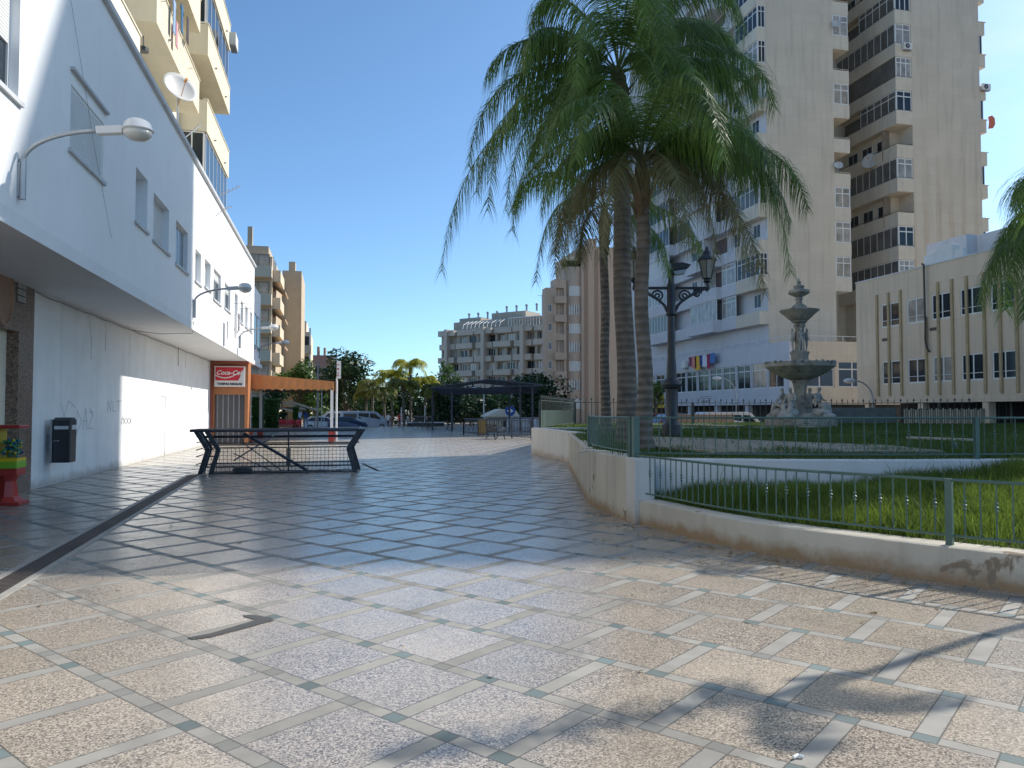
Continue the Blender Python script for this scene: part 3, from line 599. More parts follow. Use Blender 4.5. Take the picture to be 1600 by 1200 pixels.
def wallstrip(path,th,z0,z1,rough=0):
    """solid wall, outer face on path, thickness to the left of travel"""
    mb=MB(); inn=offset(path,th); n=len(path); vs=[]
    for i,(a,b1) in enumerate(zip(path,inn)):
        j=rough*(rnd.random()-.5)
        vs+=[(a.x,a.y,z0),(a.x+j,a.y+j*.4,(z0+z1)*.5),(a.x,a.y,z1-.015+j*.3),(a.x+(b1.x-a.x)*.08,a.y+(b1.y-a.y)*.08,z1+j*.3),(b1.x,b1.y,z1),(b1.x,b1.y,z0)]
    fs=[(i*6+k,i*6+(k+1)%6,(i+1)*6+(k+1)%6,(i+1)*6+k) for i in range(n-1) for k in range(6)]
    fs+=[(0,5,4,3,2,1),tuple((n-1)*6+k for k in range(6))]
    mb.add(vs,fs); return mb
hiP=smooth_path([(6.55,21.3),(5.36,16.8),(4.42,13.3),(4.17,11.8),(4.14,10.55)],8)
loP=smooth_path([(4.14,10.5),(4.28,9.7),(4.43,8.68),(4.70,7.76),(5.14,6.9),(5.46,6.3),(5.92,5.6),(6.7,4.7),(8.2,3.5),(10.5,2.4),(13.5,1.7)],8)
longP=[Vector((7.25,28.4,0)),Vector((7.12,25,0)),Vector((6.98,21.95,0))]
retP=smooth_path([(4.35,10.62),(5.1,10.2),(6.0,9.85),(7.4,9.45),(9.5,9.1),(12.5,8.9),(16,8.9),(22,9.6)],6)
o=build('curved_high_wall',wallstrip(hiP[::1],.3,0,TZ+.02,.004),M_plant,smooth=True,autos=True); tag(o,'tall curved cream terrace wall with stained foot under the palms','wall')
g=MB(); g.box(4.12,4.42,10.24,10.58,0,TZ+.025); tag(build('wall_pier',g,M_plwhite,bevel=.012),'short square white pier where the high wall drops to the low one','wall')
o=build('curved_low_wall',wallstrip(loP,.3,0,.34,.006),M_plant,smooth=True,autos=True); tag(o,'low curved cream planter wall with peeling plaster along the paving','wall')
o=build('long_white_wall',wallstrip(longP,.3,0,TZ+.06),M_plwhite); tag(o,'straight white terrace wall at the far end of the terrace','wall')
g=wallstrip([Vector((20,28.4,0)),Vector((7.25,28.4,0))],.3,0,TZ+.059); tag(build('end_white_wall',g,M_plwhite),'white wall closing the far side of the terrace behind the fence','wall')
g=wallstrip([Vector((6.98,21.95,0)),Vector((6.62,21.2,0))],.3,0,TZ-.05,.05); tag(build('broken_wall_corner',g,M('broken_plaster',(.38,.31,.24),.9,.3,6,.8,25)),'broken crumbling corner between the white and the curved terrace walls','wall')
o=build('retaining_wall',wallstrip(retP,.22,0,TZ+.01),stucco('retaining_white',(.66,.66,.65),.2,.05,.12,(.4,.38,.33),.3,.2)); tag(o,'white inner retaining wall between lower bed and upper lawn','wall')
def hgt_up(x,y):
    s=.5+.5*math.sin(x*.45+1)*math.sin(y*.31)
    e=min(1,max(0,(y-9.5)/6)); f=min(1,max(0,(y-14)/20))
    return TZ-.03+e*(.05*s+.03*math.sin(x*1.3+y*.7))-f*.02
_lp=[(p.x,p.y) for p in loP[::2]]
def hgt_lo(x,y):
    d=math.sqrt(min((x-a)**2+(y-b1)**2 for a,b1 in _lp)); e=min(1,max(0,(d-.25)/.9)); return .27+e*(.20+.28*min(1,max(0,(x-6.6)/2.6))+.05*math.sin(x*2.1)*math.sin(y*1.7))
# soil sheets
M_soil=M('lawn_soil',(.07,.085,.03),.95,.4,2,.5,20,grime=((.16,.14,.08),1.2,.6))
hiIn=offset(hiP,.1); retIn=offset(retP,.1)
edgeU=[Vector((7.5,28.3,0)),Vector((7.3,25,0)),Vector((7.15,22,0))]+hiIn+retIn
def fill(name,edge,far,hf,mat_,nrow=26):
    """ruled sheet from edge polyline to matching far points"""
    mb=MB(); n=len(edge); vs=[];fs=[]
    for a,b1 in zip(edge,far):
        for k in range(nrow+1):
            t=(k/nrow)**1.6; p=a.lerp(b1,t); vs.append((p.x,p.y,hf(p.x,p.y)))
    for i in range(n-1):
        for k in range(nrow): o_=i*(nrow+1)+k; fs.append((o_,o_+nrow+1,o_+nrow+2,o_+1))
    mb.add(vs,fs); return mb
farU=[Vector((8+26*i/(len(edgeU)-1),30+14*min(1,4*i/(len(edgeU)-1))-30*max(0,(i/(len(edgeU)-1)-.55))/.45,0)) for i in range(len(edgeU))]
struct('lawn_ground_upper',fill('l',edgeU,farU,hgt_up,M_soil),M_soil,smooth=True)
loIn=offset(loP,.08)
farL=[retP[min(len(retP)-1,int(i*(len(retP)-1)/(len(loIn)-1)))]*1 for i in range(len(loIn))]
struct('lawn_ground_lower',fill('l',loIn,farL,hgt_lo,M_soil,20),M_soil,smooth=True)
# grass blades
def grass(name,pts,hts,wd,mat_,label,seed=1):
    rg=np.random.RandomState(seed); n=len(pts); P=np.array(pts); h=np.array(hts)
    a=rg.rand(n)*2*np.pi; w=wd*(.6+.8*rg.rand(n)); ln=h*(.15+.55*rg.rand(n)); b=rg.rand(n)*2*np.pi
    sx=np.cos(a)*w; sy=np.sin(a)*w; dx=np.cos(b)*ln; dy=np.sin(b)*ln
    V=np.zeros((n,5,3)); V[:,0]=P+np.c_[-sx,-sy,-h*.1]; V[:,1]=P+np.c_[sx,sy,-h*.1]
    V[:,2]=P+np.c_[sx*.75+dx*.3,sy*.75+dy*.3,h*.6]; V[:,3]=P+np.c_[-sx*.75+dx*.3,-sy*.75+dy*.3,h*.6]; V[:,4]=P+np.c_[dx,dy,h]
    me=bpy.data.meshes.new(name); me.vertices.add(n*5); me.vertices.foreach_set('co',V.ravel())
    base=np.arange(n)*5; idx=np.c_[base,base+1,base+2,base+3,base+3,base+2,base+4].ravel()
    me.loops.add(n*7); me.loops.foreach_set('vertex_index',idx.astype(np.int32)); me.polygons.add(n*2)
    ls=np.c_[np.arange(n)*7,np.arange(n)*7+4].ravel(); me.polygons.foreach_set('loop_start',ls.astype(np.int32))
    me.update(); me.validate(); me.materials.append(mat_); o=link(name,me); tag(o,label,'grass',kind='stuff'); return o
def inside(x,y,poly):
    c=False;n=len(poly);j=n-1
    for i in range(n):
        xi,yi=poly[i].x,poly[i].y;xj,yj=poly[j].x,poly[j].y
        if (yi>y)!=(yj>y) and x<(xj-xi)*(y-yi)/(yj-yi)+xi: c=not c
        j=i
    return c
rg=random.Random(3)
polyL=offset(loP,.27)+list(reversed(offset(retP,-.05)))
pts=[];hts=[]
while len(pts)<52000:
    y=2.2+rg.random()*8.6; x=4.3+rg.random()**1.3*11
    if x>1.05*y+3.3: continue
    if not inside(x,y,polyL): continue
    cl=math.sin(x*3.1+y*1.3)*math.sin(y*2.7-x)+.6*math.sin(x*7.3)*math.sin(y*6.1)
    if rg.random()>.55+.35*cl: continue
    pts.append((x,y,hgt_lo(x,y))); hts.append(.09+.12*rg.random()+.07*max(0,cl)*rg.random()+ (.22*rg.random() if rg.random()<.015 else 0))
M_g1=leafmat('grass_blades',(.07,.14,.022),.45,1.6,.45,(.20,.28,.045))
grass('long_grass',pts,hts,.0042,M_g1,'long bright grass growing behind the low curved wall',4)
polyU=[p for p in edgeU]+[Vector((34,12,0)),Vector((34,40,0)),Vector((12,38,0)),Vector((7.6,28.5,0))]
pts=[];hts=[]
while len(pts)<75000:
    y=8.7+30*rg.random()**1.7; x=4+rg.random()*30
    if x>1.08*y+.8 or x<.22*y: continue
    if not inside(x,y,polyU): continue
    cl=math.sin(x*1.1+y*.8)*math.sin(y*.7-x*.5)+.5*math.sin(x*3.3)*math.sin(y*2.1)
    if abs(x-7.6)<1.5 and 11.6<y<19 and rg.random()<.93: continue
    if rg.random()>.6+.35*cl: continue
    pts.append((x,y,hgt_up(x,y))); hts.append(.05+.07*rg.random()+.06*max(0,cl))
M_g2=leafmat('lawn_blades',(.05,.11,.02),.35,1.0,.35,(.11,.17,.035))
grass('lawn',pts,hts,.007,M_g2,'rough green lawn around the palms and the fountain on the upper terrace',5)
# bare paving island and kerbs on the upper lawn
g=MB(); g.prism([(5.9,11.2),(9.6,10.6),(10.2,12.6),(8.8,16),(7.4,19),(6.4,17),(5.6,14)],(0,0,TZ+.02),(1,0,0),(0,1,0),(0,0,.035)); struct('bare_ground',g,M('dry_earth',(.27,.24,.19),.95,.3,3,.5,20))
for pa_,pb_,lab in (((975,663),(1160,666),'pale kerb line on the lawn behind the lamp post'),((1390,677),(1395,679),None),((1420,685),(1520,689),'pale kerb line on the lawn at the right')):
    if not lab: continue
    a=atz(*pa_,.95); b1=atz(*pb_,.95); g=MB(); d=(b1-a)/2; g.obox((a+b1)/2+Vector((0,0,.02)),d,Vector((-d.y,d.x,0)).normalized()*.08,(0,0,.025)); tag(build('lawn_kerb',g,M('kerb_stone',(.5,.48,.44),.8,.1) if 'kerb_stone' not in bpy.data.materials else bpy.data.materials['kerb_stone']),lab,'kerb')
# garden hose/pipe end sticking from broken wall
g=MB(); c=atz(906,706,TZ+.02); g.tube([c,c+Vector((.12,-.05,.03)),c+Vector((.35,-.25,.02)),c+Vector((.6,-.6,-.02))],.018,6); tag(build('loose_pipe',g,M_plwhite,smooth=True),'thin pale pipe lying on top of the broken terrace wall','pipe')

# fences
M_fen=M('fence_green',(.085,.15,.125),.45,.18,4,.15,40); M_fend=M('fence_dark_green',(.045,.06,.055),.5,.15)
def cumlen(P):
    L_=[0]
    for a,b1 in zip(P,P[1:]): L_.append(L_[-1]+(b1-a).length)
    return L_
def along(P,L_,s):
    for i in range(len(P)-1):
        if s<=L_[i+1] or i==len(P)-2:
            t=(s-L_[i])/max(1e-6,L_[i+1]-L_[i]); return P[i].lerp(P[i+1],t),(P[i+1]-P[i]).normalized()
def fence(name,label,path,zb,zr,zt,space,posts,mat_,knob=True,spear=0,r=.008,railw=.02,postr=.03):
    f=thing(name,label,'fence',(path[0].x,path[0].y,zb)); L_=cumlen(path); tot=L_[-1]
    g=MB(); g.tube([p+Vector((0,0,zt)) for p in path],railw*.8,6); build('top_rail',g,mat_,f)
    g=MB(); g.tube([p+Vector((0,0,zr)) for p in path],railw*.6,6); build('bottom_rail',g,mat_,f)
    g=MB(); s=space; k=0
    while s<tot:
        p,t=along(path,L_,s); x,y=p.x,p.y; tp=zt+spear
        g.cyl((x,y,zr),(x,y,tp),r,n=6)
        if knob and k%2==0:
            zc=(zr+zt)/2+.03
            for dz,rr in ((-.035,2.0),(0,2.5),(.035,2.0)): g.lathe((x,y,zc+dz),[(r,-.014),(r*rr,-.004),(r*rr,.004),(r,.014)],8)
        if spear and k%2==0: g.lathe((x,y,tp-.1),[(r,0),(r*4,.02),(r*3,.05),(.001,.16)],6)
        s+=space; k+=1
    build('bars',g,mat_,f)
    for s in posts:
        p,t=along(path,L_,min(s,tot)); n=Vector((-t.y,t.x,0)); g=MB(); g.obox((p.x,p.y,(zb+zt)/2),t*postr*1.0,n*postr,(0,0,(zt-zb)/2+.012)); build('post',g,mat_,f,bevel=.003)
    return f
fl_=[p for p in offset(loP,.1)]
Ll=cumlen(fl_)
def near_s(P,L_,q):
    return min(range(len(P)),key=lambda i:(P[i]-q).length)
pq=atz(1462,856,.34); sp_=Ll[near_s(fl_,Ll,pq)]
fence('low_railing','green iron railing with turned bars on the low curved wall',fl_,.33,.43,.95,.128,[.02,sp_,sp_+4.2],M_fen)
fu_path=[Vector((4.2,10.66,0))]+[p for p in offset(retP,.1)]
fence('terrace_railing','green iron railing with turned bars along the upper lawn edge',fu_path,TZ,TZ+.08,1.5,.16,[.03,5.0,9.9,13],M_fen)
hp2=[p for p in offset(hiP,.12)][14:]
fence('curved_terrace_railing','dense green railing on the high curved wall left of the palms',hp2,TZ,TZ+.1,1.5,.13,[.02,cumlen(hp2)[-1]],M_fen,knob=False,postr=.045)
# leaning pole
a=atz(1494,700,1.0); b1=atz(1508,735,.5)
g=MB(); q0=Vector((7.7,9.2,.45)); q1=Vector((7.35,9.35,1.25)); 
p0=atz(1509,748,.42); p1=atD(1491,690,(p0-O).dot(fw)+.15); g.cyl(p0,p1,.028); tag(build('leaning_post',g,M_fen),'loose green metal post leaning against the terrace railing','post')
# spear fences far side
sp1=[Vector((7.55,28.25,0)),Vector((12.0,38,0))]; sp2=[Vector((12.0,38,0)),Vector((19,39.5,0)),Vector((30,39,0)),Vector((34,33,0))]
fence('spear_fence','dark green spear topped fence leading away from the end of the white wall',sp1,.9,1.0,2.0,.3,[0,11],M_fend,knob=False,spear=.18,r=.014,railw=.02,postr=.05)
fence('spear_fence','dark spear topped fence running behind the fountain and lamp post',sp2,.7,.95,2.05,.34,[0,7.5,15,22,28],M_fend,knob=False,spear=.2,r=.017,railw=.025,postr=.06)
M_mesh=M('privacy_mesh',(.10,.16,.14),.7,.15,4)
g=MB(); d=(sp1[1]-sp1[0]).normalized(); n=Vector((-d.y,d.x,0)); g.obox(sp1[0]+d*5.4+n*.06+Vector((0,0,1.3)),d*5.3,n*.008,(0,0,.33)); tag(build('privacy_screen',g,M_mesh),'green mesh screen tied along the fence at the end of the white wall','screen')
g=MB(); a=atY(1300,650,37.0); b1=atY(1400,650,36.2); d=(b1-a)/2; g.obox(((a+b1)/2).to_2d().to_3d()+Vector((0,0,1.35)),d.to_2d().to_3d(),Vector((.01,.02,0)),(0,0,.42)); tag(build('privacy_screen',g,M('grey_mesh',(.12,.14,.14),.8,.2,3)),'grey green mesh screen right of the fountain','screen')
# rugged pale slatted screen under the low-rise
g=MB(); a=atY(1412,655,35.5); b1=atY(1548,655,33.6); d=(b1-a).to_2d().to_3d(); L0=d.length; d.normalize(); n=Vector((-d.y,d.x,0))
for k in range(int(L0/.11)):
    c=a.to_2d().to_3d()+d*(k*.11+.05); hh=.40+.05*math.sin(k*2.3); g.obox(c+Vector((0,0,1.3)),d*.035,n*.02,(0,0,hh),k%3)
g.obox(a.to_2d().to_3d()+d*L0/2+n*.05+Vector((0,0,1.3)),d*L0/2,n*.01,(0,0,.42),3)
tag(build('cane_screen',g,[M('cane_a',(.42,.37,.28),.8,.3,9),M('cane_b',(.3,.26,.2),.8,.3,9),M('cane_c',(.5,.45,.36),.8,.2,9),M_dark]),'pale slatted cane screen under the rib fronted building','screen')

# ================================================================= LAMP POST
lp=atz(1050,682,TZ); lp.z=TZ
M_iron=M('cast_iron',(.035,.04,.05),.45,.2,6)
ls=thing('ornate_lamp_post','dark cast iron lamp post with scrolled arms, lantern and floodlight','lamp post',lp)
x,y,z=lp
g=MB(); g.lathe(lp,[(.27,0),(.27,.32),(.22,.36),(.17,.42),(.165,1.25),(.17,1.3),(.25,1.34),(.28,1.42),(.24,1.52),(.14,1.6),(.13,1.9),(.11,2.2),(.1,3.3),(.15,3.35),(.12,3.42),(.12,4.15),(.08,4.25),(.08,4.6)],14); build('post',g,M_iron,ls,smooth=True,autos=True)
for s_ in (-1,1):
    g=MB(); A=rt.copy(); A.z=0; A.normalize(); c0=Vector((x,y,z))
    g.tube([c0+A*s_*.1+Vector((0,0,4.08)),c0+A*s_*1.0+Vector((0,0,4.08))],.04,6)
    g.tube([c0+A*s_*(.1+.86*t)+Vector((0,0,3.42+.66*(t**.55))) for t in [i/10 for i in range(11)]],.042,6)
    for (cc,cr,rr) in ((.36,3.86,.17),(.72,3.93,.12)):
        P=[c0+A*s_*(cc+rr*(1-k/30)*math.cos(k*.42))+Vector((0,0,cr+rr*(1-k/30)*math.sin(k*.42))) for k in range(28)]; g.tube(P,.028,5)
    g.tube([c0+A*s_*.97+Vector((0,0,4.0)),c0+A*s_*1.03+Vector((0,0,4.06)),c0+A*s_*1.0+Vector((0,0,4.22))],.04,6)
    arm=build('scroll_arm',g,M_iron,ls)
    b=c0+A*s_*1.0+Vector((0,0,4.22))
    g=MB(); g.lathe(b,[(.05,0),(.12,.04),(.09,.1),(.14,.13)],8); g.lathe(b+Vector((0,0,.62)),[(.28,0),(.27,.03),(.2,.1),(.13,.16),(.1,.26),(.05,.3),(.05,.36),(.015,.4)],8)
    for k in range(6):
        t=2*math.pi*k/6; g.cyl(b+Vector((.135*math.cos(t),.135*math.sin(t),.13)),b+Vector((.25*math.cos(t),.25*math.sin(t),.63)),.013,n=5)
    ln=build('lantern',g,M_iron,ls)
    g=MB(); g.lathe(b,[(.125,.132),(.235,.615)],6); build('lantern_glass',g,M('lantern_glass',(.32,.32,.28),.3,.15) if 'lantern_glass' not in bpy.data.materials else bpy.data.materials['lantern_glass'],ln)
g=MB(); c=Vector((x,y,z+4.55))+A*.2; g.prism([(-.22,-.02),(.25,.06),(.33,.16),(.1,.22),(-.22,.2)],c-Vector((A.y,-A.x,0))*.15,A,(0,0,1),Vector((A.y,-A.x,0))*.3); build('floodlight',g,M_black,ls,bevel=.01)
g=MB(); g.prism([(-.1,-.12),(.16,-.08),(.22,.04),(-.15,-.02)],c-Vector((A.y,-A.x,0))*.12,A,(0,0,1),Vector((A.y,-A.x,0))*.24); build('floodlight_glass',g,M_steel,ls)

# ================================================================= FIGURES (skin) for statues and people
def skin_mesh(verts,edges,radii,sub=2):
    me=bpy.data.meshes.new('sk'); me.from_pydata(verts,edges,[]); o=bpy.data.objects.new('sk',me); C.objects.link(o)
    sk=o.modifiers.new('s','SKIN'); sk.use_smooth_shade=True
    for i,r in enumerate(radii):
        v=me.skin_vertices[0].data[i]; v.radius=(r,r) if not isinstance(r,tuple) else r
    me.skin_vertices[0].data[0].use_root=True
    sb=o.modifiers.new('u','SUBSURF'); sb.levels=sub; sb.render_levels=sub
    bpy.context.view_layer.update()
    out=bpy.data.meshes.new_from_object(o.evaluated_get(bpy.context.evaluated_depsgraph_get())); bpy.data.objects.remove(o); return out
def body(pose='stand',drape=False):
    """1.72 m figure, facing -Y. returns mesh"""
    if pose=='stand' or pose=='walk':
        s=.22 if pose=='walk' else .03
        V=[(0,0,.93),(0,0,1.12),(0,.0,1.32),(0,0,1.44),(0,-.01,1.53),(0,-.02,1.62),(0,-.01,1.70),
           (.09,0,.88),(.1,-s*.6,.5),(.1,-s*.4+.02,.09),(.1,-s*.4-.13,.04),
           (-.09,0,.88),(-.1,s*.3,.5),(-.1,s+.05,.1),(-.1,s-.08,.04),
           (.18,0,1.4),(.22,.03+s*.4,1.13),(.22,-.05+s*.8,.88),(.21,-.08+s*.8,.79),
           (-.18,0,1.4),(-.22,.03-s*.5,1.13),(-.22,-.08-s*.8,.9),(-.21,-.12-s*.8,.81)]
    else: # seated
        V=[(0,0,.2),(0,-.03,.4),(0,-.08,.62),(0,-.1,.74),(0,-.12,.82),(0,-.16,.91),(0,-.17,1.0),
           (.1,-.05,.17),(.16,-.42,.3),(.17,-.5,-.05),(.17,-.62,-.1),
           (-.1,-.05,.17),(-.14,-.44,.22),(-.14,-.42,-.12),(-.14,-.56,-.15),
           (.19,-.08,.7),(.26,-.16,.46),(.16,-.34,.42),(.14,-.4,.42),
           (-.19,-.08,.7),(-.26,-.1,.44),(-.2,-.3,.36),(-.18,-.36,.36)]
    E=[(0,1),(1,2),(2,3),(3,4),(4,5),(5,6),(0,7),(7,8),(8,9),(9,10),(0,11),(11,12),(12,13),(13,14),(2,15),(15,16),(16,17),(17,18),(2,19),(19,20),(20,21),(21,22)]
    Rr=[.14,.125,.15,.06,.055,.095,.08,.095,.065,.04,.035,.095,.065,.04,.035,.06,.045,.035,.032,.06,.045,.035,.032]
    if drape: Rr[8]=.13; Rr[9]=.12; Rr[12]=.13; Rr[13]=.12; Rr[0]=.19
    return skin_mesh(V,E,Rr,2)
B_st=body('stand'); B_wk=body('walk'); B_si=body('sit',True)
# fountain
M_stone=M('weathered_stone',(.29,.275,.235),.85,.35,3,.7,22,streak=.3,grime=((.09,.1,.07),4,.55)); M_stonel=M('pale_stone',(.38,.37,.34),.85,.3,4,.5,25,grime=((.13,.13,.11),5,.55))
FX,FY=19.8,30.0; FZ=.9
fo=thing('stone_fountain','tall weathered three tier stone fountain with carved figures','fountain',(FX,FY,FZ))
def lob(n,a): return lambda t,z: a*math.cos(n*t)
S_=lambda prof:[(r,z-FZ) for r,z in prof]
g=MB(); g.lathe((FX,FY,FZ),S_([(1.5,.85),(1.5,1.25),(1.35,1.3),(1.0,1.35),(.95,1.5),(.4,1.55)]),24); build('base',g,M_stone,fo,smooth=True,autos=True)
g=MB(); g.lathe((FX,FY,FZ),S_([(.36,1.5),(.3,1.7),(.27,2.5),(.33,2.8),(.42,2.95)]),8,wob=lob(4,.12)); build('pedestal',g,M_stone,fo)
g=MB(); g.lathe((FX,FY,FZ),S_([(.4,2.94),(.75,3.08),(1.15,3.3),(1.36,3.46),(1.45,3.52),(1.46,3.66),(1.40,3.72),(1.1,3.66),(.5,3.62)]),40,wob=lambda t,z:(.025*math.cos(8*t))); 
for k in range(30):
    t=2*math.pi*k/30; g.ball((FX+1.42*math.cos(t),FY+1.42*math.sin(t),3.71+.02*math.sin(k*2)),.085,6,0,(1,1,.7))
build('lower_basin',g,M_stone,fo,smooth=True,autos=True)
g=MB(); g.lathe((FX,FY,FZ),S_([(.4,3.62),(.42,3.75),(.36,3.8),(.36,4.05),(.4,4.1),(.41,4.18),(.24,4.22),(.2,4.3),(.19,5.2),(.26,5.35),(.22,5.42),(.34,5.5),(.3,5.56)]),20); build('column',g,M_stone,fo,smooth=True,autos=True)
g=MB(); g.lathe((FX,FY,FZ),S_([(.34,5.55),(.5,5.68),(.62,5.8),(.82,5.97),(.84,6.02),(.76,6.04),(.4,6.0),(.36,6.05),(.3,6.2),(.16,6.3)]),30,wob=lob(8,.02)); build('middle_basin',g,M_stone,fo,smooth=True,autos=True)
g=MB(); g.lathe((FX,FY,FZ),S_([(.14,6.28),(.12,6.42),(.17,6.52),(.12,6.58),(.3,6.68),(.46,6.78),(.44,6.88),(.32,6.92),(.2,6.96),(.22,7.02),(.24,7.08),(.1,7.14),(.07,7.2),(.1,7.25),(.04,7.34),(.01,7.45)]),24,wob=lambda t,z:(.10*math.cos(6*t) if 5.7<z+0<6.0 else 0)); build('top_basin',g,M_stone,fo,smooth=True,autos=True)
def statue(me,px,py,pz,ang,s,m_):
    o=bpy.data.objects.new('carved_figure',me.copy()); o.data.materials.clear(); o.data.materials.append(m_); C.objects.link(o); o.parent=fo; o.location=(px-FX,py-FY,pz-FZ); o.rotation_euler=(0,0,ang); o.scale=(s,)*3
for k in range(4):
    t=k*math.pi/2-.35; statue(B_st,FX+.3*math.cos(t),FY+.3*math.sin(t),4.16,t+math.pi/2,.62,M_stonel)
for k in range(4):
    t=k*math.pi/2+.5; statue(B_si,FX+.72*math.cos(t),FY+.72*math.sin(t),1.62,t+math.pi/2,1.0,M_stonel)
    g=MB(); c=(FX+.95*math.cos(t),FY+.95*math.sin(t),1.5); g.ball(c,.42,9,0,(1,1,.6)); g.ball((c[0]+.3*math.cos(t),c[1]+.3*math.sin(t),1.35),.3,8,0,(1.3,1,.6)); build('carved_rock',g,M_stonel,fo,smooth=True)

# ================================================================= PALMS
def trunkmat(name,c1,c2,ring=14.):
    m,t,b=newmat(name); N=t.nodes.new; L=t.links.new; g=N('ShaderNodeNewGeometry'); s=N('ShaderNodeSeparateXYZ'); L(g.outputs['Position'],s.inputs[0])
    n=N('ShaderNodeTexNoise'); n.inputs['Scale'].default_value=5; n.inputs['Detail'].default_value=6; L(g.outputs['Position'],n.inputs[0])
    a=N('ShaderNodeMath'); a.operation='MULTIPLY_ADD'; a.inputs[1].default_value=ring*6.28/6.28*3; L(s.outputs[2],a.inputs[0])
    bm_=N('ShaderNodeMath'); bm_.operation='MULTIPLY'; bm_.inputs[1].default_value=1.4; L(n.outputs[0],bm_.inputs[0]); L(bm_.outputs[0],a.inputs[2])
    si=N('ShaderNodeMath'); si.operation='SINE'; L(a.outputs[0],si.inputs[0]); r=N('ShaderNodeMapRange'); r.inputs[1].default_value=.3; r.inputs[2].default_value=1; r.inputs[4].default_value=.45; L(si.outputs[0],r.inputs[0])
    mx=N('ShaderNodeMix'); mx.data_type='RGBA'; mx.inputs['A'].default_value=(*c1,1); mx.inputs['B'].default_value=(*c2,1); L(r.outputs[0],mx.inputs['Factor'])
    sc2=N('ShaderNodeVectorMath'); sc2.operation='SCALE'; L(mx.outputs['Result'],sc2.inputs[0]); rr=N('ShaderNodeMapRange'); rr.inputs[1].default_value=.3; rr.inputs[2].default_value=.7; rr.inputs[3].default_value=.7; rr.inputs[4].default_value=1.25; L(n.outputs[0],rr.inputs[0]); L(rr.outputs[0],sc2.inputs['Scale'])
    L(sc2.outputs[0],b.inputs['Base Color']); b.inputs['Roughness'].default_value=.9
    bp=N('ShaderNodeBump'); bp.inputs['Strength'].default_value=.5; bp.inputs['Distance'].default_value=.03; L(si.outputs[0],bp.inputs['Height']); L(bp.outputs[0],b.inputs['Normal']); return m
M_trunk=trunkmat('palm_bark',(.17,.145,.12),(.075,.062,.052)); M_shaft=M('leaf_base_fibre',(.17,.12,.075),.9,.35,7,.5,20)
M_lf=leafmat('palm_leaflets',(.065,.12,.035),.5,.7,.45,(.19,.31,.06)); M_lfb=leafmat('palm_leaflets_dry',(.14,.15,.06),.35,1.2,.35,(.27,.24,.11)); M_rach=M('frond_stem',(.1,.13,.04),.6,.2)
M_lfy=leafmat('palm_leaflets_yellow',(.20,.27,.03),.4,.8,.45,(.58,.56,.05))  # yellow of sunlight on the far palms, put into the leaf colour
def frond(mb,p0,p1,p2,rg,nl=70,ll=.55,wd=.016,mi=0,rmi=2,segs=3,r0=.022):
    """quadratic rachis p0->p2 with control p1; hanging plumose leaflets"""
    b1=p0.lerp(p1,.75); b2=Vector((p2.x*.86+p1.x*.14,p2.y*.86+p1.y*.14,p2.z+.62*max(.1,p1.z-p2.z)))
    Q=lambda t:p0*(1-t)**3+b1*3*t*(1-t)**2+b2*3*t*t*(1-t)+p2*t**3
    N_=16; pts=[Q(i/N_) for i in range(N_+1)]
    mb.tube(pts,[r0*(1-.85*i/N_) for i in range(N_+1)],4,rmi,False)
    for k in range(nl):
        t=.1+.9*(k+rg.random()*.6)/nl; t=min(t,1)
        p=Q(t); tan=(Q(min(1,t+.02))-Q(t-.02)).normalized()
        side=tan.cross(Vector((0,0,1)))
        if side.length<.1: side=Vector((rg.random()-.5,rg.random()-.5,0))
        side.normalize(); upv=side.cross(tan)
        L0=ll*(.35+.65*math.sin(math.pi*min(1,.12+.83*t)))*(.75+.4*rg.random())
        for sg in (-1,1):
            a=rg.uniform(-.75,.55); d=(side*sg*math.cos(a)+upv*math.sin(a)*.8+tan*(.35+.5*t)).normalized()
            q=p.copy(); vel=d; w0=wd*(.8+.4*rg.random()); vs=[]; ls_=L0/segs
            wdir=tan*1.0 if abs(tan.dot(vel))<.9 else upv
            for j in range(segs+1):
                ww=w0*(1-(j/segs)**1.5)*.5+.0008; vs+=[q-wdir*ww,q+wdir*ww]
                vel=(vel+Vector((0,0,-1))*(.28+.35*j/segs+.25*rg.random())).normalized(); q=q+vel*ls_
            mb.add(vs,[(2*j,2*j+1,2*j+3,2*j+2) for j in range(segs)],mi)
